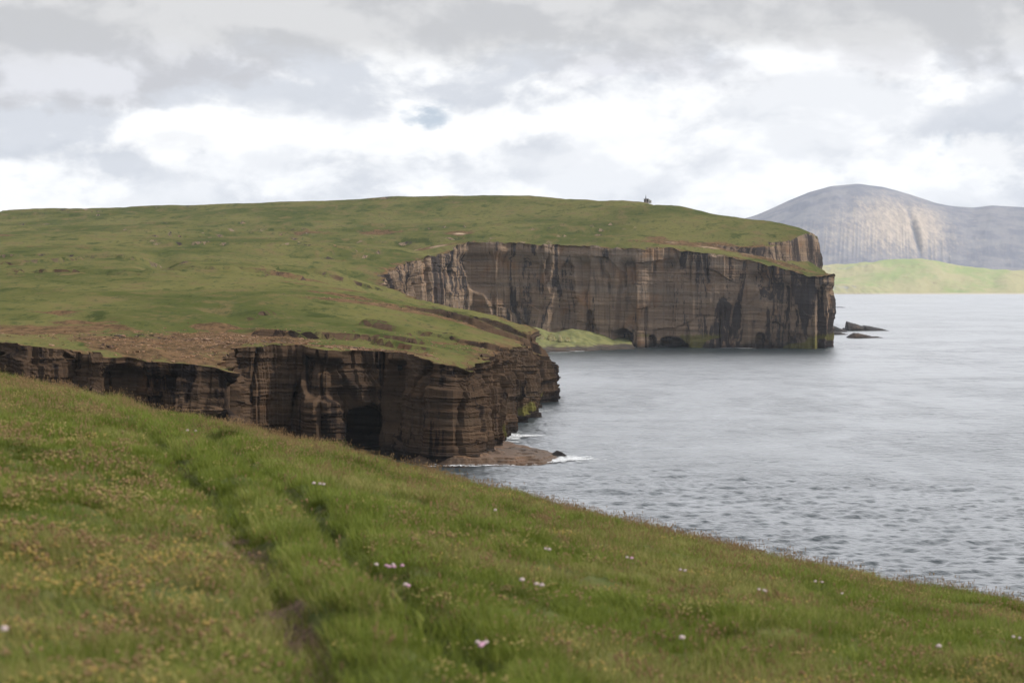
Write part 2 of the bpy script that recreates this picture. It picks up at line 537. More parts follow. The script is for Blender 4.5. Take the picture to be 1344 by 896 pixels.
def make_rbf(xy, z, lam=2.0):
    s = 500.0
    q_ = xy / s
    n = len(q_)
    d2 = ((q_[:, None] - q_[None]) ** 2).sum(-1)
    K = np.sqrt(d2 + 0.0009)                      # biharmonic-like in 3-D: gentle, no overshoot
    A = np.zeros((n + 3, n + 3))
    A[:n, :n] = K - np.eye(n) * lam * 1e-4
    A[:n, n] = 1
    A[:n, n + 1:] = q_
    A[n, :n] = 1
    A[n + 1:, :n] = q_.T
    w = np.linalg.solve(A, np.concatenate([z, np.zeros(3)]))

    def f(p):
        p = np.asarray(p) / s
        r = np.empty(len(p))
        for i in range(0, len(p), 20000):
            e = p[i:i + 20000]
            d = np.sqrt(((e[:, None] - q_[None]) ** 2).sum(-1) + 0.0009)
            r[i:i + 20000] = d @ w[:n] + w[n] + e @ w[n + 1:]
        return r
    return f


RBF = make_rbf(CTRL[:, :2], zc)


def coast_dist(xy):
    sub = np.concatenate([np.arange(0, NC, 4)])
    cx = C[sub, :2]
    r = np.empty(len(xy))
    for i in range(0, len(xy), 4000):
        e = xy[i:i + 4000]
        r[i:i + 4000] = np.sqrt(((e[:, None] - cx[None]) ** 2).sum(-1).min(1))
    return r


def inside(xy):
    x, y = xy[:, 0], xy[:, 1]
    r = np.zeros(len(xy), bool)
    ax, ay = C[::2, 0], C[::2, 1]
    bx, by = np.roll(ax, -1), np.roll(ay, -1)
    for i in range(len(ax)):
        c = (ay[i] > y) != (by[i] > y)
        if c.any():
            xi = (bx[i] - ax[i]) * (y[c] - ay[i]) / (by[i] - ay[i] + 1e-12) + ax[i]
            r[c] ^= x[c] < xi
    return r


def cap_height(xy, dc):
    z = RBF(xy) + steps(xy)
    amp = sstep(2, 30, dc)
    z += amp * ((fbm(xy[:, 0] / 60, xy[:, 1] / 60, oct=5, seed=41) - 0.5) * 4.2)
    z += sstep(1, 10, dc) * ((fbm(xy[:, 0] / 9, xy[:, 1] / 9, oct=4, seed=43) - 0.5) * 1.1)
    # small scarps and slips in the turf
    rid = fbm(xy[:, 0] / 70, xy[:, 1] / 28, oct=4, seed=47)
    z += amp * 2.0 * (sstep(0.53, 0.545, rid) - 0.5) * sstep(0.45, 0.58, fbm(xy[:, 0] / 200, xy[:, 1] / 150, oct=2, seed=49))
    # gullies
    for (line, w, dep) in GUL:
        d, t, s_ = seg_dist(xy, line)
        f = np.sin(np.clip(t / (len(line) - 1), 0, 1) * math.pi) ** 0.5
        z -= dep * f * np.exp(-(d / w) ** 2)
    return z


GUL = [(np.array([P(*p)[:2] for p in ln]), w, d) for ln, w, d in [
    ([(208, 330, 1180), (213, 345, 1030), (205, 358, 930)], 9, 5.0),
    ([(270, 398, 670), (300, 405, 640), (330, 415, 605), (320, 430, 570)], 7, 2.6),
    ([(60, 410, 620), (110, 420, 590), (140, 424, 575)], 5, 1.8),
    ([(560, 330, 1340), (540, 318, 1420), (495, 305, 1560)], 9, 2.5)]]

EARTH = [  # bare ground: px, py, distance, half width m, half depth m, amount
    (320, 341, 1075, 8, 22, 1.5), (345, 345, 1050, 14, 14, 0.9), (385, 361, 960, 22, 14, 0.9), (420, 376, 860, 26, 12, 0.9), (455, 388, 790, 28, 14, 0.8),
    (500, 410, 740, 30, 12, 1.1), (560, 417, 735, 26, 10, 1.1), (610, 424, 735, 18, 10, 0.9), (500, 305, 1570, 18, 20, 1.1), (545, 318, 1430, 16, 14, 1.3), (575, 323, 1400, 20, 12, 1.3),
    (603, 304, 1510, 12, 22, 1.4), (620, 312, 1440, 16, 14, 1.1), (295, 425, 580, 12, 12, 1.0), (330, 438, 545, 22, 26, 1.1), (280, 440, 540, 18, 24, 1.1), (400, 445, 528, 26, 16, 1.2),
    (450, 450, 525, 22, 12, 1.1), (240, 450, 510, 18, 30, 0.9), (160, 448, 500, 20, 26, 0.85), (70, 432, 540, 24, 30, 0.8), (10, 430, 535, 20, 25, 0.8), (215, 460, 480, 20, 14, 0.9),
    (100, 420, 570, 10, 10, 0.9), (70, 408, 620, 10, 8, 0.8), (140, 425, 560, 10, 10, 0.8), (880, 318, 1425, 22, 14, 1.2), (930, 322, 1420, 28, 14, 1.3), (980, 328, 1415, 24, 10, 1.2),
    (1000, 340, 1400, 18, 8, 1.0), (860, 310, 1450, 10, 12, 0.9), (1040, 350, 1394, 20, 12, 0.9), (1070, 357, 1386, 14, 10, 0.75), (1010, 344, 1400, 14, 10, 0.9), (400, 302, 1560, 25, 30, 0.6), (320, 308, 1440, 24, 18, 0.6), (230, 320, 1300, 30, 12, 0.5), (590, 452, 590, 8, 8, 0.8), (640, 449, 620, 14, 12, 1.0),
    (0, 309, 1430, 14, 22, 0.9), (60, 330, 1200, 40, 12, 0.45)]


def make_headland():
    # interior points, spaced by what the eye resolves
    us = np.array([uv(px, 372)[0] for px in np.arange(-160, 1110, 2.1)])
    ys = [432.0]
    while ys[-1] < 2500:
        ys.append(ys[-1] * (1.0042 if ys[-1] < 900 else 1.0048))
    ys = np.array(ys)
    U, YY = np.meshgrid(us, ys)
    U = U + rng.uniform(-0.35, 0.35, U.shape) * (us[1] - us[0])
    YY = YY * (1 + rng.uniform(-0.0018, 0.0018, YY.shape))
    xy = np.stack([(U * YY).ravel(), YY.ravel()], 1)
    # coarse surround
    gx, gy = np.meshgrid(np.arange(-2300, 300, 45.0), np.arange(420, 3600, 45.0))
    g = np.stack([gx.ravel(), gy.ravel()], 1) + rng.uniform(-12, 12, (gx.size, 2))
    uu = g[:, 0] / g[:, 1]
    g = g[(uu < us[0] - 0.005) | (g[:, 1] > 2510)]
    # extra rows along the scarps
    ex = []
    for pts, hs, w, reach in TERR[:1]:
        for i in range(min(5, len(pts) - 1)):
            a, b = pts[i], pts[i + 1]
            L = np.linalg.norm(b - a)
            nn = np.array([-(b - a)[1], (b - a)[0]]) / L
            sp = 0.9 if i < 5 else 3
            for t in np.arange(0, L, sp) / L:
                for o in np.linspace(-3.5, 7.0, 18):
                    ex.append(a + (b - a) * t + nn * (o + random.uniform(-.1, .1)))
    for pts, hs, w, reach in TERR[1:]:
        for i in range(len(pts) - 1):
            a, b = pts[i], pts[i + 1]
            L = np.linalg.norm(b - a)
            nn = np.array([-(b - a)[1], (b - a)[0]]) / L
            for t in np.arange(0, L, 0.6) / L:
                for o in np.linspace(-2.0, 3.5, 9):
                    ex.append(a + (b - a) * t + nn * (o + random.uniform(-.1, .1)))
    xy = np.vstack([xy, g, np.array(ex)])
    xy = xy[inside(xy)]
    dc = coast_dist(xy)
    keep = dc > 0.0009 * xy[:, 1]
    xy, dc = xy[keep], dc[keep]
    allp = np.vstack([C[:, :2], xy])
    r = delaunay_2d_cdt([Vector(p) for p in allp.tolist()], [(i, (i + 1) % NC) for i in range(NC)], [], 0, 1e-7)
    vv = np.array([tuple(v) for v in r[0]])
    tri = np.array([f for f in r[2] if len(f) == 3])
    orig = r[3]
    cen = vv[tri].mean(1)
    tri = tri[inside(cen)]
    n = len(vv)
    z = np.zeros(n)
    iscoast = np.full(n, -1)
    for k, o in enumerate(orig):
        for j in o:
            if j < NC:
                iscoast[k] = j
    m = iscoast < 0
    dcc = np.zeros(n)
    dcc[m] = coast_dist(vv[m])
    z[m] = cap_height(vv[m], dcc[m])
    # pull the heights to the true edge near it
    z[~m] = C[iscoast[~m], 2]
    earth = 0.55 * (1 - sstep(1, 14, dcc))
    far = sstep(1150, 1300, vv[:, 1])
    earth = earth * (1 - 0.1 * far)
    for (px, py, Y, rx, ry, amt) in EARTH:
        c = P(px, py, Y)
        d = ((vv[:, 0] - c[0]) / rx) ** 2 + ((vv[:, 1] - c[1]) / ry) ** 2
        earth = np.maximum(earth, amt * 1.1 * np.exp(-d))
    V = np.column_stack([vv, z])
    # ---- cliff faces
    R = 130
    t = np.linspace(0, 1, R)
    zt = C[:, 2]
    zb = -4.0
    Z = zt[None, :] + (zb - zt)[None, :] * t[:, None]
    s = np.broadcast_to(SARC[None, :], Z.shape)
    f = np.broadcast_to(FARM[None, :], Z.shape)
    depth = zt[None, :] - Z
    fade = sstep(0, 1.2, depth)
    zz = Z + 0.03 * s + (vn(s / 40, seed=61) - 0.5) * 3
    dsp = np.zeros_like(Z)
    for th, am, ln, sd_ in ((3.4, 0.9, 24, 71), (1.15, 0.6, 12, 72), (0.5, 0.3, 7, 73)):
        k = th * (1 + 1.0 * f)
        L = np.floor(zz / k)
        dsp += am * (1 - 0.35 * f) * ((hsh(L, L * 0, L * 0, sd_) - 0.5) * 0.9 + (vn(s / (ln * (1 + f)), L * 5.37, seed=sd_) - 0.5) * 1.1)
    # joint faces: blocks stand out or have fallen out
    L2 = np.floor(zz / (7 + 9 * f) + vn(s / 25, seed=81) * 2)
    b1 = np.floor(vn(s / (6 + 8 * f), L2 * 3.7, seed=83) * 5) / 5 - 0.5
    dsp += b1 * (2.2 + 1.2 * f)
    crack = np.abs(vn(s / (3.5 + 5 * f), Z / (45 + 60 * f), seed=91) - 0.5)
    dsp -= (2.8 + 0.4 * f) * (1 - sstep(0, 0.06, crack)) * sstep(0.35, 0.55, vn(s / 30, Z / 18, seed=93))
    # beds broken back in steps below the near edge, and fallen-out recesses
    for k_, (d0, st_) in enumerate(((1.2, 1.0), (3.0, 1.3), (5.5, 1.0), (9.0, 0.8))):
        dk = d0 + (vn(s / 9, seed=101 + k_) - 0.5) * 2.4
        dsp += (1 - f) * st_ * sstep(0.35, 0.5, vn(s / 14, seed=107 + k_)) * sstep(dk, dk + 0.35, depth)
    dsp -= (1 - f) * 4.5 * sstep(0.6, 0.66, vn(s / 9, Z / 22, seed=113)) * sstep(1.5, 4, depth)
    # big dark recesses on the far cliff
    dsp -= f * 5 * sstep(0.56, 0.66, vn(s / 16, Z / 70, seed=95)) * sstep(5, 14, depth)
    # near front: rough broken upper beds
    dsp += 2.5 * t[:, None] * (1 - f) + 4.0 * t[:, None] ** 1.3 * f
    # end of the near point overhangs, its foot is cut back
    tipm = np.exp(-((CID - IX[(722, 478)]) / 0.9) ** 2)[None, :]
    dsp -= tipm * 3.5 * sstep(0.35, 0.85, t)[:, None]
    i_ = IX[(1078, 363.5)]
    cut = sstep(i_ - 3, i_ - 1, CID)[None, :] * (1 - sstep(i_ + 4, i_ + 5, CID))[None, :]
    dsp -= cut * 5 * sstep(0.3, 0.9, t)[:, None]
    Lt = np.floor(zz / 1.7)
    dsp += tipm * 3.2 * (hsh(Lt, Lt * 0, Lt * 0, 77) - 0.45) * sstep(0.02, 0.1, t)[:, None]
    # caves: photo pixel, distance, half width, height, depth, lean
    for (px, Y, hw, ch, dep) in [(484, 514, 5.4, 13.5, 30), (700, 735, 5.5, 13, 16), (628, 533, 2.4, 23, 12), (667, 636, 2.0, 20, 6), (818, 1392, 6.5, 13, 18), (882, 1390, 10, 7.5, 20), (1000, 1374, 4, 11, 8), (856, 1391, 3, 9, 8),
                                 (775, 1396, 3.5, 26, 6), (745, 1400, 5, 60, 4), (1086, 1364, 6, 44, 8)]:
        u = uv(px, 372)[0]
        i0 = np.argmin((C[:, 0] - u * Y) ** 2 + (C[:, 1] - Y) ** 2)
        ds = s - SARC[i0]
        w = hw * (0.75 + 0.5 * vn(Z / 4, seed=int(px)))
        arch = np.abs((ds + (Z / ch - .5) * hw * 0.3) / w) ** 2.6 + np.clip(Z / ch, 0, 9) ** 4.0
        dsp -= dep * sstep(1.15, 0.8, arch)
    dsp = np.where(vis[None, :], dsp, 0) * fade
    cx = C[None, :, 0] + NRM[None, :, 0] * dsp
    cy = C[None, :, 1] + NRM[None, :, 1] * dsp
    CV = np.stack([cx, cy, Z], -1)
    moss = np.zeros(Z.shape)
    moss = np.maximum(moss, f * sstep(16, 4, Z) * sstep(0.55, 0.68, vn(s / 18, Z / 9, seed=97)))
    moss = np.maximum(moss, (1 - f) * sstep(8, 3, Z) * sstep(0.6, 0.7, vn(s / 12, seed=98)) * sstep(1, 3, Z))
    cvv = CV.reshape(-1, 3)
    nf = R * NC
    idx = np.arange(nf).reshape(R, NC)
    nx = np.roll(idx, -1, 1)
    q4 = np.stack([idx[:-1], idx[1:], nx[1:], nx[:-1]], -1).reshape(-1, 4)
    t3 = np.concatenate([q4[:, [0, 1, 2]], q4[:, [0, 2, 3]]]) + n
    verts = np.vstack([V, cvv])
    faces = np.vstack([tri, t3])
    ea = np.concatenate([earth, np.zeros(nf)])
    mo = np.concatenate([np.zeros(n), moss.ravel()])
    o = mesh_obj('headland', verts, faces, M_LAND, smooth=True, attrs={'earth': ea, 'moss': mo, 'cliff': np.concatenate([np.zeros(n), np.ones(nf)])})
    fl = np.concatenate([np.ones(len(tri), bool), np.zeros(len(t3), bool)])
    o.data.polygons.foreach_set('use_smooth', fl)
    tag(o, 'green headland with bedded brown sea cliffs running from the near cove to the far point', 'headland', kind='structure')
    return V


LANDV = make_headland()


# ------------------------------------------------------------------ sea
def make_sea():
    m, q = material('sea_water')
    g = q.n('ShaderNodeNewGeometry')
    pos = g.outputs['Position']
    n1 = q.noise(q.scale(pos, (0.8, 0.8, 1)), 0.9, 6, 0.68, 0.2)
    n2 = q.noise(q.scale(pos, (0.7, 0.8, 1)), 0.30, 4, 0.6, 0.3)
    n3 = q.noise(q.scale(pos, (0.9, 0.45, 1)), 0.10, 3, 0.6, 0.3)
    big = q.noise(q.scale(pos, (0.7, 0.5, 1)), 0.012, 5, 0.65, 0.8)
    mid = q.noise(q.scale(pos, (1.0, 0.4, 1)), 0.09, 4, 0.65, 0.3)
    h = q.math('ADD', q.math('MULTIPLY', n1, 0.8), q.math('ADD', q.math('MULTIPLY', n2, 2.0), q.math('MULTIPLY', n3, 4.5)))
    # gusts: ruffled and calmer water
    st = q.math('MULTIPLY', q.ramp(big, 0.38, 0.60, 0.4, 0.9), q.ramp(mid, 0.35, 0.65, 0.6, 1.0))
    bump = q.n('ShaderNodeBump', ins={'Strength': st, 'Distance': 1.0, 'Height': h})
    b = q.n('ShaderNodeBsdfPrincipled', ins={'Base Color': (0.020, 0.030, 0.036), 'Roughness': 0.275, 'IOR': 1.34, 'Normal': bump.outputs[0]})
    out(q, b.outputs[0])
    us = np.concatenate([np.linspace(-1.6, -0.035, 60)[:-1], np.linspace(-0.035, 0.285, 720), np.linspace(0.285, 1.9, 60)[1:]])
    v = np.concatenate([np.linspace(0.42, 0.2, 30)[:-1], np.linspace(0.2, 0.0125, 900), np.linspace(0.0124, 0.0036, 12)])
    Y = CAMZ / v
    U, YY = np.meshgrid(us, Y)
    X = U * YY
    Z = np.zeros_like(X)
    r2 = np.random.default_rng(3)
    for k in range(64):
        lam = 1.8 * 1.058 ** k * r2.uniform(0.93, 1.07)
        th = math.radians(-78) + r2.normal(0, 0.42)
        slope = 0.040 * min(1.0, (3.5 / lam) ** 0.75) * r2.uniform(0.6, 1.3)
        kk = 2 * math.pi / lam
        kx, ky = math.cos(th) * kk, math.sin(th) * kk
        # waves shorter than the mesh spacing are left to the bump
        spy = YY * YY / CAMZ * (0.1875 / 900)
        spx = YY * (0.32 / 720)
        lod = sstep(2.0, 3.6, lam / np.maximum(abs(math.sin(th)) * spy, abs(math.cos(th)) * spx))
        Z += slope / kk * lod * np.sin(kx * X + ky * YY + r2.uniform(0, 6.28))
    gust = 0.55 + 0.75 * sstep(0.35, 0.65, fbm(X / 170, YY / 260, oct=4, seed=201))
    Z *= gust
    o = mesh_obj('sea', np.stack([X, YY, Z], -1).reshape(-1, 3), grid_faces(*X.shape), m)
    tag(o, 'grey rippled sea reflecting the bright clouds', 'sea', kind='structure')


make_sea()


# ------------------------------------------------------------------ far mountain and low green island
def make_mountain():
    m, q = material('mountain_heather_scree_sunlit')
    pos = q.n('ShaderNodeNewGeometry').outputs['Position']
    scree_sunlit = q.n('ShaderNodeAttribute', attribute_name='scree_sunlit').outputs['Fac']
    n = q.noise(q.scale(pos, (1, 0.25, 0.25)), 0.045, 7, 0.7)
    n2 = q.noise(pos, 0.006, 5, 0.6)
    heath_hazed = q.mix(q.ramp(n2, 0.4, 0.6), (0.125, 0.134, 0.170), (0.185, 0.186, 0.210))  # heather, blued and lifted in colour to stand in for haze
    sc = q.mix(q.ramp(n, 0.35, 0.65), (0.27, 0.236, 0.208), (0.39, 0.335, 0.288))  # pale stone tone, also carries the painted sunlit patch
    f = q.ramp(q.math('ADD', scree_sunlit, q.math('MULTIPLY', q.math('SUBTRACT', n, 0.5), 1.5)), 0.05, 1.1)
    col = q.mix(f, heath_hazed, sc)
    b = q.n('ShaderNodeBsdfPrincipled', ins={'Base Color': col, 'Roughness': 1.0})
    b.inputs['Specular IOR Level'].default_value = 0.0
    out(q, b.outputs[0])
    sky_px = [600, 760, 860, 930, 990, 1012, 1035, 1062, 1090, 1125, 1160, 1200, 1225, 1245, 1275, 1300, 1344, 1420, 1520, 1650, 1800, 1950, 2150, 2400]
    sky_py = [384, 350, 318, 300, 283, 274, 263, 252, 244.5, 241, 245.5, 257, 266, 270.5, 272.5, 270, 272, 268, 262, 275, 300, 318, 345, 380]
    px = np.arange(600, 2400, 0.9)
    py = np.interp(px, sky_px, sky_py)
    for _ in range(20):
        py[1:-1] = (py[:-2] + 2 * py[1:-1] + py[2:]) / 4
    YT, YB = 11500.0, 9300.0
    T = np.concatenate([np.linspace(0, 1, 150), 1 + np.linspace(0.02, 0.6, 12)])
    rows, scr = [], []
    zt = np.array([P(a, b_, YT)[2] for a, b_ in zip(px, py)])
    u0 = np.array([uv(a, 372)[0] for a in px])
    for t in T:
        tt = min(t, 1.0)
        Y = YB + (YT - YB) * t
        f_ = 0.34 * tt + 0.66 * sstep(0.0, 1.06, tt) / sstep(0.0, 1.06, 1.0)
        z = 14 + (zt - 14) * f_
        if t > 1:
            z = zt - (t - 1) * 420
        band = math.exp(-((tt - 0.46) / 0.17) ** 2)
        wob = (fbm(px / 40, t * 1.5, oct=2, seed=5) - 0.5) * 6
        rid = 1 - np.abs(2 * vn((px + wob - (px - 1150) * 0.18 * (1 - tt)) / 4.2, 0.5 * t, seed=7) - 1)
        rid2 = 1 - np.abs(2 * vn((px + wob) / 2.6, t * 0.9, seed=8) - 1)
        env = sstep(1000, 1050, px) * (1 - 0.65 * sstep(1215, 1260, px))
        z = z + (rid * 4 + rid2 * 2 - 3) * band * env + (fbm(px / 26, t * 5, oct=4, seed=9) - 0.5) * 22 * min(1, t * 4) * (1 - sstep(0.9, 1.0, t) * 0.8)
        gx = 1192 + (1 - tt) * 42 - 10
        gy = math.exp(-((tt - 0.58) / 0.17) ** 2)
        z = z - 28 * gy * np.exp(-((px - gx) / 4.5) ** 2) + 8 * gy * np.exp(-((px - gx - 9) / 5) ** 2)
        rows.append(np.stack([u0 * Y, np.full_like(px, Y), z], -1))
        c = 0.9 * np.exp(-((px - 1175) / 62) ** 2) * math.exp(-((tt - 0.64) / 0.22) ** 2) + 0.45 * band * env * rid  # sunlit patch painted into the mask, plus pale stone runs
        c = c + 0.35 * np.exp(-((px - 1215) / 28) ** 2) * math.exp(-((tt - 0.7) / 0.2) ** 2)  # more of the painted sunlit patch
        c = c - 0.8 * np.exp(-((px - gx) / 3.5) ** 2) * gy  # shade of the gully painted in as well
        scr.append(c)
    V = np.array(rows)
    o = mesh_obj('mountain', V.reshape(-1, 3), grid_faces(V.shape[0], V.shape[1]), m, attrs={'scree_sunlit': np.array(scr).ravel()})
    tag(o, 'rounded blue grey mountain with pale screes and a painted sunlit patch beyond the sound', 'mountain', kind='structure')


make_mountain()


def make_island():
    m, q = material('island_pasture_sunlit')
    pos = q.n('ShaderNodeNewGeometry').outputs['Position']
    crag = q.n('ShaderNodeAttribute', attribute_name='crag').outputs['Fac']
    n = q.noise(q.scale(pos, (1, 0.5, 1)), 0.006, 5, 0.6, 0.4)
    n2 = q.noise(q.scale(pos, (1, 0.6, 1)), 0.03, 5, 0.65)
    col = q.mix(q.ramp(n, 0.38, 0.6), (0.22, 0.27, 0.11), (0.31, 0.29, 0.16))  # pasture tones raised to paint sunlight onto the island
    col = q.mix(q.math('MULTIPLY', q.ramp(n2, 0.55, 0.75), 0.6), col, (0.16, 0.12, 0.075))
    z = q.n('ShaderNodeSeparateXYZ', ins={0: pos}).outputs[2]
    f = q.ramp(q.math('ADD', crag, q.math('MULTIPLY', q.math('SUBTRACT', n2, 0.5), 0.9)), 0.4, 0.7)
    col = q.mix(f, col, q.mix(q.ramp(q.noise(pos, 0.05, 3), 0.45, 0.6), (0.15, 0.16, 0.16), (0.30, 0.30, 0.27)))
    col = q.mix(q.ramp(q.math('ADD', z, q.math('MULTIPLY', n, 6)), 9.5, 6.0), col, (0.42, 0.37, 0.29))
    b = q.n('ShaderNodeBsdfPrincipled', ins={'Base Color': col, 'Roughness': 1.0})
    b.inputs['Specular IOR Level'].default_value = 0.0
    out(q, b.outputs[0])
    px = np.arange(1000, 2400, 1.5)
    top = np.interp(px, [1000, 1040, 1075, 1110, 1150, 1175, 1205, 1235, 1265, 1300, 1344, 1450, 1600, 1800, 2000, 2400], [352, 350, 349, 347, 344, 341, 339.5, 343, 350, 353, 354, 352, 346, 350, 362, 380])
    for _ in range(10):
        top[1:-1] = (top[:-2] + 2 * top[1:-1] + top[2:]) / 4
    Y0, Y1 = 8350.0, 9150.0
    u0 = np.array([uv(a, 372)[0] for a in px])
    zt = np.array([P(a, b_, Y1)[2] for a, b_ in zip(px, top)])
    crg = np.clip(1 - sstep(1130, 1185, px), 0, 1)
    rows, cr = [], []
    for t in np.concatenate([np.linspace(0, 1, 60) ** 1.3, [1.15, 1.4, 1.9]]):
        Y = Y0 + (Y1 - Y0) * t
        tt = min(t, 1)
        z = -6 + (zt + 6) * (0.25 * tt ** 0.6 + 0.75 * sstep(-0.35, 1.05, tt) * 1.0 - 0.75 * sstep(-0.35, 1.05, 0) * (1 - tt))
        if t > 1:
            z = zt - (t - 1) * 160
        rid = 1 - np.abs(2 * fbm(px / 9 + t * 14, t * 9, oct=3, seed=21) - 1)
        low = math.exp(-((tt - 0.12) / 0.13) ** 2)
        z = z + crg * low * (14 * rid + 4) + (fbm(px / 25, t * 4, oct=4, seed=23) - 0.5) * 22 * sstep(0.0, 0.12, t)
        z = z + crg * 10 * math.exp(-((tt - 0.75) / 0.12) ** 2) * (fbm(px / 5, t * 8, oct=3, seed=25) - 0.3)
        if t == 0:
            z = z * 0 - 8
        rows.append(np.stack([u0 * Y, np.full_like(px, Y), z], -1))
        cr.append(crg * (0.9 * low * (1.25 - rid) + 0.5 * math.exp(-((tt - 0.78) / 0.1) ** 2)))
    V = np.array(rows)
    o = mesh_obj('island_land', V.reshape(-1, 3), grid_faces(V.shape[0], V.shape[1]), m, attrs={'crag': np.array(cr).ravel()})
    tag(o, 'low sunlit green island with pale shoreline below the mountain', 'island', kind='structure')


make_island()

# ------------------------------------------------------------------ rocks in the sea
M_SKERRY = make_rock('wet_black_rock', (0.62, 0.62, 0.70), 0.55, 0.35)
M_SKERRY_BROWN = make_rock('brown_weathered_rock', (0.95, 0.85, 0.8), 0.8, 0.25)
M_SHELF = make_rock('tawny_shore_rock', (1.25, 1.0, 0.72), 2.3, 0.2)


def slab(name, prof, Y, half, mat, label, cat, group=None, nx=120, ny=36, seed=1, step=0.7, power=2.2, skew=0.0):
    """tilted bed of rock: height profile along x (photo pixels), rounded to nothing front and back"""
    pts = np.array([P(a, b, Y) for a, b in prof])
    x0, x1 = pts[0, 0], pts[-1, 0]
    xs = np.linspace(x0, x1, nx)
    # keep sharp corners of the profile
    xs = np.sort(np.concatenate([xs, pts[:, 0], pts[1:-1, 0] + 0.02 * (x1 - x0) / nx]))
    h = np.interp(xs, pts[:, 0], pts[:, 2])
    ss = np.linspace(-1, 1, ny)
    Xg, Sg = np.meshgrid(xs, ss)
    width = half * (0.8 + 0.5 * fbm(Xg / 7, Sg * 2, oct=3, seed=seed))
    dome = 1 - np.abs(Sg) ** power
    H = np.interp(Xg + skew * Sg * half, pts[:, 0], pts[:, 2]) * dome
    H = H + (fbm(Xg / 3, Sg * half / 3, oct=4, seed=seed + 3) - 0.5) * 0.22 * np.clip(H, 0, 5)
    Hs = np.floor(H / step) * step + step * sstep(0.55, 1.0, (H / step) % 1)
    H = np.where(H > 0.2, 0.35 * H + 0.65 * Hs, H)
    H -= 1.2 * np.abs(Sg) ** 6 + 0.15
    V = np.stack([Xg, Y + Sg * width, H], -1)
    o = mesh_obj(name, V.reshape(-1, 3), grid_faces(*Xg.shape), mat, smooth=False)
    # solid underside
    bm = bmesh.new()
    bm.from_mesh(o.data)
    be = [e for e in bm.edges if e.is_boundary]
    ex = bmesh.ops.extrude_edge_only(bm, edges=be)
    for v in ex['geom']:
        if isinstance(v, bmesh.types.BMVert):
            v.co.z = -3.0
    bm.to_mesh(o.data)
    bm.free()
    tag(o, label, cat, group)
    return o


slab('sea_skerry', [(1106, 433.6), (1107, 430), (1110.6, 429.5), (1111.2, 421.2), (1118, 423.2), (1126, 425.6), (1132, 428), (1134, 426.5), (1142, 427.6), (1150, 429.4), (1158, 431), (1166, 433.3), (1169, 434)],
     1890, 12, M_SKERRY, 'dark wedge shaped skerry with a sheer left end, tallest rock off the far point', 'sea rock', 'skerries off the far point', seed=3)
slab('sea_skerry', [(1111.5, 444), (1112.5, 441), (1116, 438.5), (1121, 436.4), (1127, 437.2), (1135, 438.6), (1145, 441), (1151, 441), (1156, 442), (1164, 443.6)],
     1640, 9, M_SKERRY_BROWN, 'low brown skerry lying in front of the dark wedge shaped skerry', 'sea rock', 'skerries off the far point', seed=5)
slab('sea_skerry', [(1066, 431), (1078, 425), (1090, 425.5), (1098, 428.5), (1106, 431.5), (1110, 433.5)],
     1850, 12, M_SKERRY, 'dark rock ledge tapering out from behind the foot of the far cliff', 'sea rock', 'skerries off the far point', seed=7)
slab('sea_skerry', [(1066, 436), (1080, 433), (1093, 434), (1103, 435.5), (1113, 438.4)],
     1745, 10, M_SKERRY_BROWN, 'flat brown rock ledge at the foot of the far cliff point', 'sea rock', 'skerries off the far point', seed=9)
slab('sea_reef', [(1085, 404.4), (1092, 402.6), (1104, 402.4), (1112, 403.6), (1116, 403.2), (1126, 404.4)],
     3700, 9, M_SKERRY, 'thin dark reef showing just right of the far cliff', 'reef', 'far low reefs', seed=11, ny=14)
slab('sea_reef', [(1140, 404.6), (1144, 403.5), (1149, 403.6), (1156, 404.6)],
     3700, 8, M_SKERRY, 'short thin reef far out on the open water by itself', 'reef', 'far low reefs', seed=13, ny=14)


def make_shelf():
    """flat bedded rock platform at the foot of the near cliff, in plan"""
    x = np.linspace(-34, 15, 190)
    y = np.linspace(478, 545, 190)
    X, Y = np.meshgrid(x, y)
    # centre line runs out to the point
    poly = np.array([PW(540, 609), PW(600, 611.5), (PW(660, 611)), PW(700, 610), PW(719, 608), PW(741, 602), PW(720, 595), PW(690, 588), PW(655, 580), PW(640, 570), PW(560, 570), PW(520, 590)])[:, :2]
    d, t, s_ = seg_dist(np.stack([X.ravel(), Y.ravel()], 1), np.vstack([poly, poly[:1]]))
    xy = np.stack([X.ravel(), Y.ravel()], 1)
    ins = np.zeros(len(xy), bool)
    for i in range(len(poly)):
        a, b = poly[i], poly[(i + 1) % len(poly)]
        c = (a[1] > xy[:, 1]) != (b[1] > xy[:, 1])
        xi = (b[0] - a[0]) * (xy[:, 1] - a[1]) / (b[1] - a[1] + 1e-9) + a[0]
        ins ^= c & (xy[:, 0] < xi)
    sdist = np.where(ins, d, -d) + (fbm(xy[:, 0] / 4, xy[:, 1] / 5, oct=4, seed=51) - 0.5) * 5
    u = np.clip((xy[:, 0] + 20) / 34, 0, 1)
    h = (2.3 - 1.6 * u) * sstep(-0.5, 5.0, sdist) + 0.45 * sstep(-1, 0.6, sdist)
    h = h + (fbm(xy[:, 0] / 2.5, xy[:, 1] / 5, oct=4, seed=53) - 0.5) * 1.0 * sstep(0, 2, sdist)
    st = 0.55
    h = np.where(h > 0.1, 0.3 * h + 0.7 * (np.floor(h / st) * st + st * sstep(0.6, 1, (h / st) % 1)), h)
    h = np.where(sdist < -0.5, -1.0 - np.clip(-sdist, 0, 3), h)
    V = np.stack([xy[:, 0], xy[:, 1], h], -1)
    o = mesh_obj('rock_shelf', V, grid_faces(*X.shape), M_SHELF, smooth=False)
    tag(o, 'flat tawny rock shelf running into the sea at the foot of the near cliff', 'rock shelf')


make_shelf()


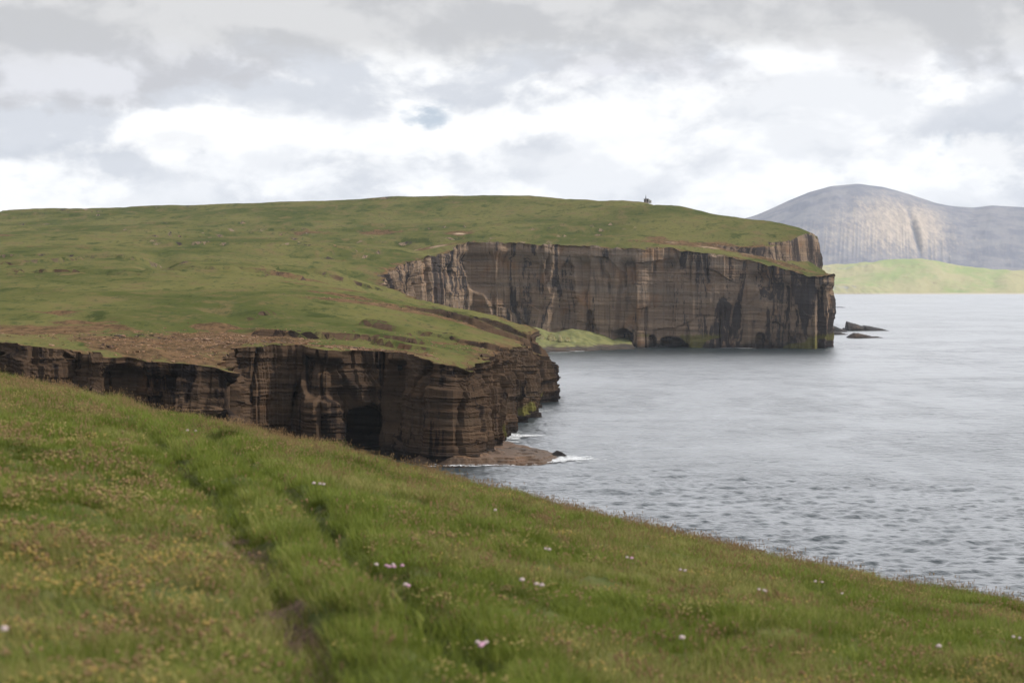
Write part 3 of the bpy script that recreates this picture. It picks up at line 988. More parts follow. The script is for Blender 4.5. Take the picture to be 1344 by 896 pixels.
def make_foreland():
    m, q = material('foreland_turf')
    pos = q.n('ShaderNodeNewGeometry').outputs['Position']
    n = q.noise(pos, 0.12, 5, 0.65)
    z = q.n('ShaderNodeSeparateXYZ', ins={0: pos}).outputs[2]
    col = q.mix(q.ramp(n, 0.4, 0.62), (0.085, 0.095, 0.026), (0.15, 0.15, 0.05))
    rc, rh = rock_nodes(q, pos, 1)
    f = q.ramp(q.math('ADD', z, q.math('MULTIPLY', n, 5)), 6.4, 4.8)
    col = q.mix(f, col, q.mix(1.0, rc, (0.6, 0.55, 0.5), 'MULTIPLY'))
    bump = q.n('ShaderNodeBump', ins={'Strength': 0.6, 'Distance': 0.8, 'Height': n})
    b = q.n('ShaderNodeBsdfPrincipled', ins={'Base Color': col, 'Roughness': 0.95, 'Normal': bump.outputs[0]})
    out(q, b.outputs[0])
    X, Y = np.meshgrid(np.linspace(-40, 88, 200), np.linspace(1285, 1410, 110))
    front = 1300 + 52 * sstep(25, 85, X) + (fbm(X / 9, oct=3, seed=60) - 0.5) * 14
    t = (Y - front) / 85.0
    hmax = 13.5 - 7.5 * sstep(30, 82, X)
    hmax = hmax - 4.0 * np.exp(-((X - 30) / 10) ** 2)
    H = hmax * sstep(-0.02, 0.9, t) + 1.3 * sstep(0.0, 0.05, t) - 1.6 * (t < 0.0) + (fbm(X / 7, Y / 9, oct=4, seed=62) - 0.5) * 2.2 * sstep(0, 0.2, t)
    H = np.where(X > 84, H - (X - 84) * 3, H)
    o = mesh_obj('foreland', np.stack([X, Y, H], -1).reshape(-1, 3), grid_faces(*X.shape), m)
    tag(o, 'small green grassy bench of fallen ground under the far cliff', 'foreland', kind='structure')


make_foreland()

# boulders on the green bench
M_BOULDER, q_ = material('lichen_boulder')
pos_ = q_.n('ShaderNodeNewGeometry').outputs['Position']
nb = q_.noise(pos_, 0.5, 4, 0.6)
q_b = q_.n('ShaderNodeBsdfPrincipled', ins={'Base Color': q_.mix(q_.ramp(nb, 0.4, 0.6), (0.17, 0.15, 0.055), (0.27, 0.25, 0.13)), 'Roughness': 0.9})
out(q_, q_b.outputs[0])


def rock_lump(name, c, r, mat, seed, sq=0.8, parent=None):
    bm = bmesh.new()
    bmesh.ops.create_icosphere(bm, subdivisions=3, radius=1.0)
    for v in bm.verts:
        p = np.array(v.co)
        k = 0.72 + 0.56 * float(fbm(p[0] * 1.3 + seed, p[1] * 1.3, p[2] * 1.3, oct=3, seed=seed))
        for ax in ((0.6, 0.3, 0.7), (-0.7, 0.4, 0.5), (0.1, -0.9, 0.4), (0.8, -0.5, 0.1)):
            a = np.array(ax) / np.linalg.norm(ax)
            d = p @ a
            if d > 0.62:
                p = p - a * (d - 0.62)
        v.co = Vector(p * k * np.array((r[0], r[1], r[2])))
        v.co.z = max(v.co.z, -0.35 * r[2])
    me = bpy.data.meshes.new(name)
    bm.to_mesh(me)
    bm.free()
    me.materials.append(mat)
    o = bpy.data.objects.new(name, me)
    o.location = c
    COL.objects.link(o)
    return o


for k, (px, py, Y, r, lab) in enumerate([
        (706, 443, 1340, (2.6, 2.2, 4.2), 'yellow lichened boulder on the green bench, half hidden by the near headland tip'),
        (712, 444, 1338, (2.4, 2.0, 3.6), 'yellow lichened boulder second from the near headland tip'),
        (724, 443, 1342, (3.6, 2.8, 4.0), 'largest yellow lichened boulder on the green bench under the far cliff'),
        (735, 443, 1340, (2.0, 1.8, 3.4), 'small upright pale boulder right of the largest boulder on the bench'),
        (745, 444, 1338, (2.2, 2.0, 2.4), 'low pale boulder farthest right on the green bench')]):
    c = P(px, py, Y)
    o = rock_lump('shore_boulder', c - np.array((0, 0, 1.0)), r, M_BOULDER, 20 + k)
    tag(o, lab, 'boulder', 'boulders on the green bench')

o = rock_lump('shore_boulder', PW(733, 598, 0.4), (2.4, 1.6, 1.6), M_SKERRY, 33)
tag(o, 'small black wet rock off the tip of the tawny rock shelf', 'boulder')


# loose stones on the eroded edge: countless
def make_scree():
    base = []
    for k in range(10):
        bm = bmesh.new()
        bmesh.ops.create_cube(bm, size=1.0)
        r3 = random.Random(k)
        for v in bm.verts:
            v.co = Vector((v.co.x * r3.uniform(0.7, 1.4), v.co.y * r3.uniform(0.6, 1.1), v.co.z * r3.uniform(0.25, 0.5))) + Vector((r3.uniform(-.15, .15), r3.uniform(-.15, .15), r3.uniform(-.1, .1)))
        base.append((np.array([v.co[:] for v in bm.verts]), [[v.index for v in f.verts] for f in bm.faces]))
        bm.free()
    areas = [(330, 440, 540, 22, 22, 700), (400, 447, 522, 26, 12, 900), (280, 443, 535, 16, 22, 450), (450, 452, 520, 18, 9, 350), (250, 460, 490, 30, 18, 400), (160, 455, 490, 26, 16, 250),
             (60, 440, 510, 30, 24, 250), (600, 455, 580, 16, 18, 200), (520, 412, 745, 40, 8, 150)]
    xy, sc = [], []
    for (px, py, Y, rx, ry, n) in areas:
        c = P(px, py, Y)
        p = c[:2] + rng.normal(0, 0.7, (n, 2)) * np.array((rx, ry))
        xy.append(p)
        sc.append(np.exp(rng.normal(-1.15, 0.5, n)))
    xy, sc = np.vstack(xy), np.concatenate(sc)
    ok = inside(xy)
    xy, sc = xy[ok], sc[ok]
    dc = coast_dist(xy)
    ok = dc > 0.8
    xy, sc, dc = xy[ok], sc[ok], dc[ok]
    z = cap_height(xy, dc)
    V, Fc, nn = [], [], 0
    for i in range(len(xy)):
        bv, bf = base[i % 10]
        a = rng.uniform(0, 6.28)
        ca, sa = math.cos(a), math.sin(a)
        p = bv * sc[i]
        p = np.stack([p[:, 0] * ca - p[:, 1] * sa + xy[i, 0], p[:, 0] * sa + p[:, 1] * ca + xy[i, 1], p[:, 2] + z[i] + 0.05 * sc[i]], 1)
        V.append(p)
        Fc.append(np.array(bf) + nn)
        nn += len(bv)
    m = make_rock('loose_slab_stone', (1.7, 1.55, 1.4), 1.9, 0.1)
    o = mesh_obj('loose_stones', np.vstack(V), np.vstack(Fc), m, smooth=False)
    tag(o, 'loose flat stones strewn along the eroded cliff edge', 'stones', kind='stuff')


make_scree()


# ------------------------------------------------------------------ white water
def make_foam():
    m, q = material('white_foam')
    pos = q.n('ShaderNodeNewGeometry').outputs['Position']
    b = q.n('ShaderNodeBsdfPrincipled', ins={'Base Color': (0.62, 0.65, 0.68), 'Roughness': 0.8})
    t = q.n('ShaderNodeBsdfTransparent')
    f = q.ramp(q.noise(q.scale(pos, (1, 0.6, 1)), 1.1, 5, 0.7, 1.0), 0.38, 0.55)
    out(q, q.n('ShaderNodeMixShader', ins={0: q.math('MULTIPLY', f, 0.85), 1: t.outputs[0], 2: b.outputs[0]}).outputs[0])
    V, Fc = [], []

    def puff(x, y, rx, ry, z=0.35):
        k = random.randint(7, 11)
        i0 = len(V)
        ph = random.uniform(0, 6.28)
        for j in range(k):
            a = 6.283 * j / k
            r = random.uniform(0.5, 1.15)
            V.append((x + math.cos(a) * rx * r, y + math.sin(a) * ry * r, z + random.uniform(-.05, .05)))
        V.append((x, y, z + 0.05))
        for j in range(k):
            Fc.append((i0 + j, i0 + (j + 1) % k, i0 + k))
    for (px, py, sx, sy, n, r) in [(742, 603, 5.0, 7, 260, 0.34), (757, 603.5, 4.5, 3.5, 90, 0.3), (728, 606, 3.0, 5, 110, 0.3), (668, 574, 3.5, 12, 200, 0.45), (684, 573, 4, 4, 120, 0.45), (662, 571, 3, 8, 90, 0.35),
                                   (693, 538, 3.2, 11, 150, 0.42), (703, 541, 4, 9, 60, 0.3), (690, 533, 2.5, 8, 60, 0.3), (640, 611.5, 9, 1.2, 70, 0.25), (605, 613, 7, 1.0, 50, 0.22),
                                   (810, 457.5, 7, 3, 70, 0.9), (828, 456.3, 5, 3, 40, 0.8), (760, 461.5, 5, 3, 30, 0.8), (730, 463, 8, 3, 20, 0.8), (862, 456, 3, 3, 18, 0.8), (880, 455, 5, 3, 22, 0.7),
                                   (957, 457, 6, 2, 35, 0.8), (985, 457.5, 4, 2, 12, 0.8), (915, 456.5, 8, 2, 14, 0.7)]:
        c = PW(px, py)
        for _ in range(int(n * 0.8)):
            x, y = c[0] + random.gauss(0, sx * 0.55), c[1] + random.gauss(0, sy * 0.55)
            k = math.exp(random.gauss(0, 0.5)) * r
            puff(x, y, k * 1.9, k * 1.5)
    o = mesh_obj('sea_foam', V, Fc, m)
    tag(o, 'white foam breaking along the cliff foot and rock shelf', 'foam', kind='stuff')


make_foam()


# ------------------------------------------------------------------ lookout hut on the skyline
def box_bm(bm, x0, x1, y0, y1, z0, z1):
    r = bmesh.ops.create_cube(bm, size=1.0)
    for v in r['verts']:
        v.co = Vector((x0 + (v.co.x + .5) * (x1 - x0), y0 + (v.co.y + .5) * (y1 - y0), z0 + (v.co.z + .5) * (z1 - z0)))


def bm_obj(name, bm, mat, parent=None, smooth=False):
    bmesh.ops.recalc_face_normals(bm, faces=bm.faces)
    me = bpy.data.meshes.new(name)
    bm.to_mesh(me)
    bm.free()
    me.materials.append(mat)
    for p in me.polygons:
        p.use_smooth = smooth
    o = bpy.data.objects.new(name, me)
    COL.objects.link(o)
    if parent:
        o.parent = parent
    return o


def plain(name, col, rough=0.8, var=0.25, sc=3.0):
    m, q = material(name)
    pos = q.n('ShaderNodeTexCoord').outputs['Object']
    n = q.noise(pos, sc, 4, 0.6)
    c = q.mix(q.ramp(n, 0.3, 0.7), tuple(x * (1 - var) for x in col), tuple(min(1, x * (1 + var)) for x in col))
    b = q.n('ShaderNodeBsdfPrincipled', ins={'Base Color': c, 'Roughness': rough})
    out(q, b.outputs[0])
    return m


def make_hut():
    c = P(848.5, 265.2, 1772)
    zz = cap_height(np.array([c[:2]]), np.array([200.0]))[0]
    root = bpy.data.objects.new('lookout_hut', None)
    root.location = (c[0], c[1], zz - 0.3)
    COL.objects.link(root)
    tag(root, 'tiny stone lookout hut with a mast on the skyline of the far hill', 'hut')
    stone, dark, pale = plain('hut_stone', (0.23, 0.19, 0.17)), plain('hut_dark_opening', (0.02, 0.02, 0.025)), plain('hut_pale_harling', (0.55, 0.54, 0.52))
    bm = bmesh.new()
    box_bm(bm, -2.2, 1.7, -1.6, 1.6, 0, 3.6)
    bm_obj('wall', bm, stone, root)
    bm = bmesh.new()
    box_bm(bm, -2.4, 1.9, -1.8, 1.8, 3.6, 3.9)
    bm_obj('roof', bm, dark, root)
    bm = bmesh.new()
    box_bm(bm, 1.7, 4.4, -1.4, 1.4, 0, 2.2)
    an = bm_obj('side_room', bm, pale, root)
    bm = bmesh.new()
    vs = [bm.verts.new(v) for v in [(1.5, -1.6, 2.2), (4.6, -1.6, 2.2), (4.6, 1.6, 2.2), (1.5, 1.6, 2.2), (1.5, -1.6, 3.9), (1.5, 1.6, 3.9)]]
    for f in [(0, 1, 4), (3, 5, 2), (0, 3, 2, 1), (1, 2, 5, 4), (0, 4, 5, 3)]:
        bm.faces.new([vs[i] for i in f])
    bm_obj('roof', bm, pale, root)
    for x in (-1.75, 0.75):
        bm = bmesh.new()
        box_bm(bm, x - .45, x + .75, -1.64, -1.55, 1.1, 3.4)
        w = bm_obj('window', bm, dark, root)
    bm = bmesh.new()
    box_bm(bm, 2.6, 3.4, -1.44, -1.35, 0.1, 1.9)
    bm_obj('door', bm, dark, root)
    bm = bmesh.new()
    bmesh.ops.create_cone(bm, cap_ends=True, segments=8, radius1=0.24, radius2=0.12, depth=3.6)
    for v in bm.verts:
        v.co += Vector((-0.6, 0.4, 5.7))
    for sx in (-1, 1):
        r = bmesh.ops.create_cone(bm, cap_ends=True, segments=6, radius1=0.1, radius2=0.1, depth=2.6)
        for v in r['verts']:
            v.co = Vector((v.co.x - 0.6 + sx * (0.55 - (v.co.z + 1.3) * 0.2), v.co.y + 0.4, v.co.z + 5.2))
    bm_obj('mast', bm, dark, root)


make_hut()


# ------------------------------------------------------------------ foreground slope
CREST = [(-700, 330), (-300, 432), (-100, 471), (0, 490), (100, 508), (200, 530), (300, 550), (400, 573), (500, 597), (600, 620), (700, 645), (800, 671), (900, 696), (1000, 716), (1100, 738), (1200, 759), (1344, 781), (1500, 806), (1800, 850), (2400, 960)]
CREST = [(a, b + 13 + 7 * min(1, max(0, a / 1344))) for a, b in CREST]      # the grass stands above the ground line
cu = np.array([uv(*c)[0] for c in CREST])
cvv_ = np.array([-uv(*c)[1] for c in CREST])
RUT1 = [(120, 520), (160, 548), (200, 575), (240, 612), (280, 652), (306, 690), (330, 730), (352, 775), (375, 815), (400, 850), (428, 892), (470, 960)]
RUT2 = [(215, 545), (260, 568), (310, 598), (360, 632), (405, 664), (440, 697), (470, 730), (505, 766), (550, 806), (600, 850), (650, 900)]


def fg_base(x, y):
    y = np.maximum(np.asarray(y, float), 0.5)
    u = np.clip(np.asarray(x) / y, cu[0], cu[-1])
    tc = np.interp(u, cu, cvv_)
    yc = 40 - 10 * sstep(-0.2, 0.25, u)
    r = y / yc
    drop = y * tc + 1.55 * (1 - np.minimum(r, 1)) ** 2 + 3.4 * np.maximum(r - 1, 0) ** 2 * 3
    return CAMZ - drop


def fg_hit(px, py, f):
    u, v = uv(px, py)
    ys = np.linspace(3, 60, 2400)
    zs = f(u * ys, ys)
    k = np.argmax(CAMZ + v * ys < zs)
    if k == 0:
        k = np.argmin(CAMZ + v * ys - zs)
    return np.array((u * ys[k], ys[k]))


R1 = np.array([fg_hit(a, b, fg_base) for a, b in RUT1])
R2 = np.array([fg_hit(a, b, fg_base) for a, b in RUT2])


def smooth_line(p, n=3):
    for _ in range(n):
        a, b = p[:-1], p[1:]
        p = np.vstack([p[:1], np.stack([0.75 * a + 0.25 * b, 0.25 * a + 0.75 * b], 1).reshape(-1, 2), p[-1:]])
    return p


R1, R2 = smooth_line(R1, 2), smooth_line(R2, 2)


def rut_info(xy):
    d1, t1, s1 = seg_dist(xy, R1)
    d2, t2, s2 = seg_dist(xy, R2)
    return d1, d2, s1, s2, t1 / (len(R1) - 1), t2 / (len(R2) - 1)


def fg_height(x, y, fine=True):
    sh = np.shape(x)
    xy = np.stack([np.ravel(x), np.ravel(y)], 1)
    z = fg_base(xy[:, 0], xy[:, 1])
    d1, d2, s1, s2, t1, t2 = rut_info(xy)
    w1 = 0.11 + 0.003 * xy[:, 1]
    near = sstep(60, 45, xy[:, 1])
    z -= near * (0.18 * np.exp(-(d1 / (w1 * 1.3)) ** 2) + 0.30 * sstep(1.0, 0.85, t2) * np.exp(-(d2 / (w1 * 1.8)) ** 2))
    # shoulders heaped beside the ruts
    z += near * (0.07 * np.exp(-((d1 - 0.33) / 0.17) ** 2) * (s1 > 0) + 0.05 * np.exp(-((d2 - 0.35) / 0.2) ** 2) + 0.03 * np.exp(-((d1 - 0.33) / 0.17) ** 2) * (s1 < 0))
    tus = fbm(xy[:, 0] / 1.1, xy[:, 1] / 1.5, oct=3, seed=111)
    z += near * (tus - 0.5) * 0.17 * (1 - 0.8 * np.exp(-(d1 / 0.35) ** 2) - 0.8 * np.exp(-(d2 / 0.3) ** 2) * (d1 > 0.35))
    z += near * 0.07 * sstep(0.6, 0.75, fbm(xy[:, 0] / 0.8, xy[:, 1] / 1.0, oct=2, seed=113))
    if fine:
        z += (vn(xy[:, 0] / 0.12, xy[:, 1] / 0.12, seed=115) - 0.5) * 0.025
    return z.reshape(sh)


def make_slope():
    m, q = material('slope_soil_thatch')
    g = q.n('ShaderNodeNewGeometry')
    pos = g.outputs['Position']
    bare = q.n('ShaderNodeAttribute', attribute_name='bare').outputs['Fac']
    n = q.noise(pos, 1.2, 5, 0.65)
    n2 = q.noise(pos, 14.0, 4, 0.65)
    c = q.mix(q.ramp(n, 0.35, 0.65), (0.050, 0.068, 0.014), (0.085, 0.092, 0.025))
    c = q.mix(q.math('MULTIPLY', q.ramp(n2, 0.5, 0.7), 0.6), c, (0.085, 0.065, 0.03))
    soil = q.mix(q.ramp(n2, 0.4, 0.6), (0.085, 0.056, 0.036), (0.16, 0.105, 0.068))
    c = q.mix(q.ramp(q.math('ADD', bare, q.math('MULTIPLY', q.math('SUBTRACT', n, 0.5), 1.3)), 0.4, 0.7), c, soil)
    bump = q.n('ShaderNodeBump', ins={'Strength': 0.8, 'Distance': 0.04, 'Height': n2})
    b = q.n('ShaderNodeBsdfPrincipled', ins={'Base Color': c, 'Roughness': 0.95, 'Normal': bump.outputs[0]})
    b.inputs['Specular IOR Level'].default_value = 0.1
    out(q, b.outputs[0])
    us = np.concatenate([np.linspace(-1.6, -0.33, 40)[:-1], np.linspace(-0.33, 0.33, 420), np.linspace(0.33, 1.6, 40)[1:]])
    ys = [0.6]
    while ys[-1] < 150:
        ys.append(ys[-1] * (1.008 if 5 < ys[-1] < 60 else 1.03))
    ys = np.array(ys)
    U, Y = np.meshgrid(us, ys)
    X = U * Y
    Z = fg_height(X, Y)
    Z = np.maximum(Z, -3)
    xy = np.stack([X.ravel(), Y.ravel()], 1)
    d1, d2, s1, s2, t1, t2 = rut_info(xy)
    bare_ = np.exp(-(d1 / (0.17 + 0.002 * xy[:, 1])) ** 2) * (0.35 + 0.6 * sstep(0.35, 0.55, t1)) + 0.15 * np.exp(-(d2 / 0.15) ** 2)
    o = mesh_obj('grass_slope_ground', np.stack([X, Y, Z], -1).reshape(-1, 3), grid_faces(*X.shape), m, attrs={'bare': bare_})
    tag(o, 'rutted clifftop slope falling away to the right in the foreground', 'ground', kind='structure')


make_slope()


def blade_material(name, cols, straw, rough=0.6):
    m, q = material(name)
    r = q.n('ShaderNodeObjectInfo').outputs['Random']
    tint = q.n('ShaderNodeAttribute', attribute_type='INSTANCER', attribute_name='tint').outputs['Fac']
    pos = q.n('ShaderNodeNewGeometry')
    isl = pos.outputs['Random Per Island']
    c = q.mix(isl, cols[0], cols[1])
    c = q.mix(q.math('MULTIPLY', r, 0.5), c, cols[2])
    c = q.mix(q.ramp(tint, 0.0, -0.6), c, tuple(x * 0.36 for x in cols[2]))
    c = q.mix(q.ramp(q.math('ADD', tint, q.math('MULTIPLY', q.math('SUBTRACT', isl, 0.5), 0.7)), 0.3, 0.9), c, straw)
    d = q.n('ShaderNodeBsdfPrincipled', ins={'Base Color': c, 'Roughness': rough})
    d.inputs['Specular IOR Level'].default_value = 0.08
    t = q.n('ShaderNodeBsdfTranslucent', ins={0: c})
    mx = q.n('ShaderNodeMixShader', ins={0: 0.32, 1: d.outputs[0], 2: t.outputs[0]})
    out(q, mx.outputs[0])
    return m


M_BLADE = blade_material('grass_blade', [(0.094, 0.136, 0.018), (0.185, 0.215, 0.039), (0.102, 0.128, 0.023)], (0.27, 0.24, 0.09))
M_STRAW = blade_material('dry_stalk', [(0.20, 0.155, 0.075), (0.26, 0.20, 0.10), (0.15, 0.11, 0.05)], (0.22, 0.17, 0.08))
M_SEED = blade_material('seed_head', [(0.28, 0.19, 0.10), (0.36, 0.25, 0.14), (0.22, 0.13, 0.07)], (0.24, 0.15, 0.08))
M_YEL = blade_material('yellow_petals', [(0.34, 0.29, 0.10), (0.40, 0.34, 0.15), (0.30, 0.22, 0.08)], (0.45, 0.32, 0.1))


def tuft(kind, seed):
    r = random.Random(seed)
    V, Fc, MI = [], [], []

    def blade(x, y, h, w, lean, az, mi, curl=0.5, seg=3):
        dx, dy = math.cos(az), math.sin(az)
        fx = az + math.pi / 2 + r.uniform(-.6, .6)
        px_, py_ = math.cos(fx), math.sin(fx)
        i0 = len(V)
        for k in range(seg + 1):
            t = k / seg
            off = lean * h * (t * (1 - curl) + curl * t * t)
            zz = h * (t - 0.25 * lean * t * t)
            ww = w * (1 - t ** 1.5) * 0.5 + 0.0003
            V.append((x + dx * off - px_ * ww, y + dy * off - py_ * ww, zz))
            V.append((x + dx * off + px_ * ww, y + dy * off + py_ * ww, zz))
        for k in range(seg):
            a = i0 + 2 * k
            Fc.append((a, a + 1, a + 3, a + 2))
            MI.append(mi)
        return (x + dx * lean * h, y + dy * lean * h, h * (1 - 0.25 * lean))

    def head(p, rx, rz, mi):
        i0 = len(V)
        pts = [(0, 0, 1.0), (1, 0, 0.1), (0, 1, -0.1), (-1, 0, 0.1), (0, -1, -0.1), (0, 0, -1.0)]
        a = r.uniform(0, 3)
        for u_, v_, w_ in pts:
            V.append((p[0] + rx * (u_ * math.cos(a) - v_ * math.sin(a)), p[1] + rx * (u_ * math.sin(a) + v_ * math.cos(a)), p[2] + rz * w_))
        for a_, b_, c_ in [(0, 1, 2), (0, 2, 3), (0, 3, 4), (0, 4, 1), (5, 2, 1), (5, 3, 2), (5, 4, 3), (5, 1, 4)]:
            Fc.append((i0 + a_, i0 + b_, i0 + c_))
            MI.append(mi)
    n = {'grass': 80, 'lush': 95, 'short': 70, 'dry': 44, 'yellow': 40, 'brown': 40}[kind]
    for _ in range(n):
        a, d = r.uniform(0, 6.28), 0.13 * math.sqrt(r.random())
        x, y = d * math.cos(a), d * math.sin(a)
        h = {'grass': r.uniform(.04, .09), 'lush': r.uniform(.06, .125), 'short': r.uniform(.015, .045), 'dry': r.uniform(.03, .07), 'yellow': r.uniform(.03, .065), 'brown': r.uniform(.03, .065)}[kind]
        lean = r.uniform(.15, .95)
        # the wind combs the grass a little to the left
        az = a + r.uniform(-1.2, 1.2) if r.random() < 0.55 else math.pi + r.uniform(-.7, .7)
        blade(x, y, h, r.uniform(.0028, .0048), lean, az, 0)
    if kind == 'dry':
        for _ in range(9):
            a, d = r.uniform(0, 6.28), 0.12 * r.random()
            p = blade(d * math.cos(a), d * math.sin(a), r.uniform(.08, .17), .0022, r.uniform(.05, .3), r.uniform(0, 6.28), 1)
            head((p[0], p[1], p[2]), .0040, r.uniform(.010, .018), 2)
    if kind == 'brown':
        for _ in range(14):
            a, d = r.uniform(0, 6.28), 0.14 * r.random()
            p = blade(d * math.cos(a), d * math.sin(a), r.uniform(.04, .09), .0025, r.uniform(.05, .4), r.uniform(0, 6.28), 1)
            head(p, r.uniform(.007, .012), r.uniform(.006, .011), 2)
    if kind == 'yellow':
        for _ in range(14):
            a, d = r.uniform(0, 6.28), 0.14 * r.random()
            p = blade(d * math.cos(a), d * math.sin(a), r.uniform(.035, .08), .0025, r.uniform(.05, .4), r.uniform(0, 6.28), 0)
            head(p, r.uniform(.007, .012), r.uniform(.005, .009), 3)
    me = bpy.data.meshes.new('grass_tuft')
    me.from_pydata(V, [], Fc)
    for mt in (M_BLADE, M_STRAW, M_SEED, M_YEL):
        me.materials.append(mt)
    me.polygons.foreach_set('material_index', MI)
    return bpy.data.objects.new('tuft_%02d_%s' % (seed, kind), me)


KINDS = ['grass', 'grass', 'grass', 'lush', 'lush', 'short', 'short', 'dry', 'dry', 'yellow', 'yellow', 'brown', 'brown']


def make_grass():
    tc = bpy.data.collections.new('grass_tufts')
    for i, k in enumerate(KINDS):
        tc.objects.link(tuft(k, i))
    # places
    pts = []
    for y0, y1, dens in ((6, 9, 90), (9, 13, 84), (13, 18, 76), (18, 25, 64), (25, 34, 50), (34, 46, 38)):
        um = 0.31
        area = um * 2 * (y1 * y1 - y0 * y0) / 2
        n = int(area * dens)
        y = np.sqrt(rng.uniform(y0 * y0, y1 * y1, n))
        pts.append(np.stack([rng.uniform(-um, um, n) * y, y], 1))
    xy = np.vstack(pts)
    d1, d2, s1, s2, t1, t2 = rut_info(xy)
    n = len(xy)
    rut = np.exp(-(d1 / (0.13 + 0.003 * xy[:, 1])) ** 2)
    keep = rng.random(n) > rut * (0.3 + 0.68 * sstep(0.45, 0.55, t1) * sstep(0.30, 0.42, vn(xy[:, 0] * 1.6, xy[:, 1] * 1.6, seed=77)))
    xy, d1, d2, s1, s2, t1, t2, rut = (a[keep] for a in (xy, d1, d2, s1, s2, t1, t2, rut))
    n = len(xy)
    z = fg_height(xy[:, 0], xy[:, 1])
    big = fbm(xy[:, 0] / 2.6, xy[:, 1] / 3.6, oct=3, seed=121)
    sml = fbm(xy[:, 0] / 0.7, xy[:, 1] / 0.9, oct=3, seed=123)
    tus = fbm(xy[:, 0] / 1.1, xy[:, 1] / 1.5, oct=3, seed=111)
    rd = rng.random(n)
    left1 = (s1 < 0) & (d1 > 0.25)          # the field left of the first rut
    lush = sstep(0.5, 0.6, tus) * 0.6
    between = np.exp(-((d1 - 0.32) / 0.2) ** 2) * (s1 > 0) + 0.7 * np.exp(-((d2 - 0.38) / 0.22) ** 2) * (s2 > 0)
    lush = np.maximum(lush, np.clip(between, 0, 1))
    kind = np.where(rd < 0.8, rng.integers(0, 3, n), 5)
    kind = np.where(rng.random(n) < lush * 0.85, rng.integers(3, 5, n), kind)
    flow = np.where(left1, 0.42, 0.22) * np.maximum(sstep(0.36, 0.52, big) * (0.45 + 0.55 * sstep(20, 12, xy[:, 1])), 0.7 * sstep(13, 9, xy[:, 1]) * left1) * (1 - 0.8 * np.clip(between, 0, 1)) + 0.03
    flow = flow * (0.5 + sml)
    pick = rng.random(n)
    isf = pick < flow
    fk = np.where(rng.random(n) < 0.5, rng.integers(9, 11, n), rng.integers(11, 13, n))
    kind = np.where(isf, fk, kind)
    dry = (rng.random(n) < 0.04 + 0.12 * sstep(18, 32, xy[:, 1]) + 0.08 * sstep(0.5, 0.62, sml)) & ~isf
    kind = np.where(dry, rng.integers(7, 9, n), kind)
    kind = np.where((rut > 0.5) | (np.exp(-(d2 / 0.22) ** 2) > 0.5), rng.integers(5, 7, n), kind)
    scl = (0.75 + 0.5 * sml) * rng.uniform(0.75, 1.2, n) * (1 + 0.006 * xy[:, 1])
    scl = scl * np.where(kind >= 7, 1.05, 1.0)
    scl = scl * np.where(isf, 0.95, 1.0)
    tint = 0.06 + 0.55 * sstep(0.45, 0.66, fbm(xy[:, 0] / 1.6, xy[:, 1] / 2.6, oct=3, seed=127)) + 0.18 * sstep(16, 34, xy[:, 1]) - 0.35 * np.clip(between, 0, 1)
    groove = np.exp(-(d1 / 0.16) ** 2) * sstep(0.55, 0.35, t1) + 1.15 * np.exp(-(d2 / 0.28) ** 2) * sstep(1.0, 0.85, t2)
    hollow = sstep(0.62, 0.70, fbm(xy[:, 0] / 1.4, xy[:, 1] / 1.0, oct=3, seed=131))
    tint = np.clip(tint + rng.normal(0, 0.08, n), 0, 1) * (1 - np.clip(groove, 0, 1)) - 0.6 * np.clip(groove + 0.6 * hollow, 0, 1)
    ridge = np.exp(-((d1 - 0.33) / 0.15) ** 2) * (s1 > 0)
    tint = tint + 0.18 * ridge
    rot = np.stack([rng.normal(0, .08, n), rng.normal(0, .08, n), np.where(rng.random(n) < 0.6, rng.normal(0, 0.6, n), rng.uniform(0, 6.28, n))], 1)
    me = bpy.data.meshes.new('grass')
    me.vertices.add(n)
    me.vertices.foreach_set('co', np.column_stack([xy, z - 0.01]).astype(np.float32).ravel())
    for nm, ty, dat in (('kind_id', 'INT', kind.astype(np.int32)), ('size', 'FLOAT', scl.astype(np.float32)), ('tint', 'FLOAT', tint.astype(np.float32))):
        me.attributes.new(nm, ty, 'POINT').data.foreach_set('value', dat)
    me.attributes.new('turn', 'FLOAT_VECTOR', 'POINT').data.foreach_set('vector', rot.astype(np.float32).ravel())
    o = bpy.data.objects.new('grass', me)
    COL.objects.link(o)
    for mt in (M_BLADE, M_STRAW, M_SEED, M_YEL):
        me.materials.append(mt)
    tag(o, 'long windblown grass with dry seed heads and yellow flowers on the slope', 'grass', kind='stuff')
    g = bpy.data.node_groups.new('grass_scatter', 'GeometryNodeTree')
    g.interface.new_socket('Geometry', in_out='INPUT', socket_type='NodeSocketGeometry')
    g.interface.new_socket('Geometry', in_out='OUTPUT', socket_type='NodeSocketGeometry')
    gi, go = g.nodes.new('NodeGroupInput'), g.nodes.new('NodeGroupOutput')
    ci = g.nodes.new('GeometryNodeCollectionInfo')
    ci.inputs['Collection'].default_value = tc
    ci.inputs['Separate Children'].default_value = True
    ci.inputs['Reset Children'].default_value = True
    ip = g.nodes.new('GeometryNodeInstanceOnPoints')
    ip.inputs['Pick Instance'].default_value = True

    def attr(nm, ty):
        a = g.nodes.new('GeometryNodeInputNamedAttribute')
        a.data_type = ty
        a.inputs['Name'].default_value = nm
        return a.outputs['Attribute']
    L = g.links.new
    e2r = g.nodes.new('FunctionNodeEulerToRotation')
    L(attr('turn', 'FLOAT_VECTOR'), e2r.inputs[0])
    L(gi.outputs[0], ip.inputs['Points'])
    L(ci.outputs[0], ip.inputs['Instance'])
    L(attr('kind_id', 'INT'), ip.inputs['Instance Index'])
    L(e2r.outputs[0], ip.inputs['Rotation'])
    L(attr('size', 'FLOAT'), ip.inputs['Scale'])
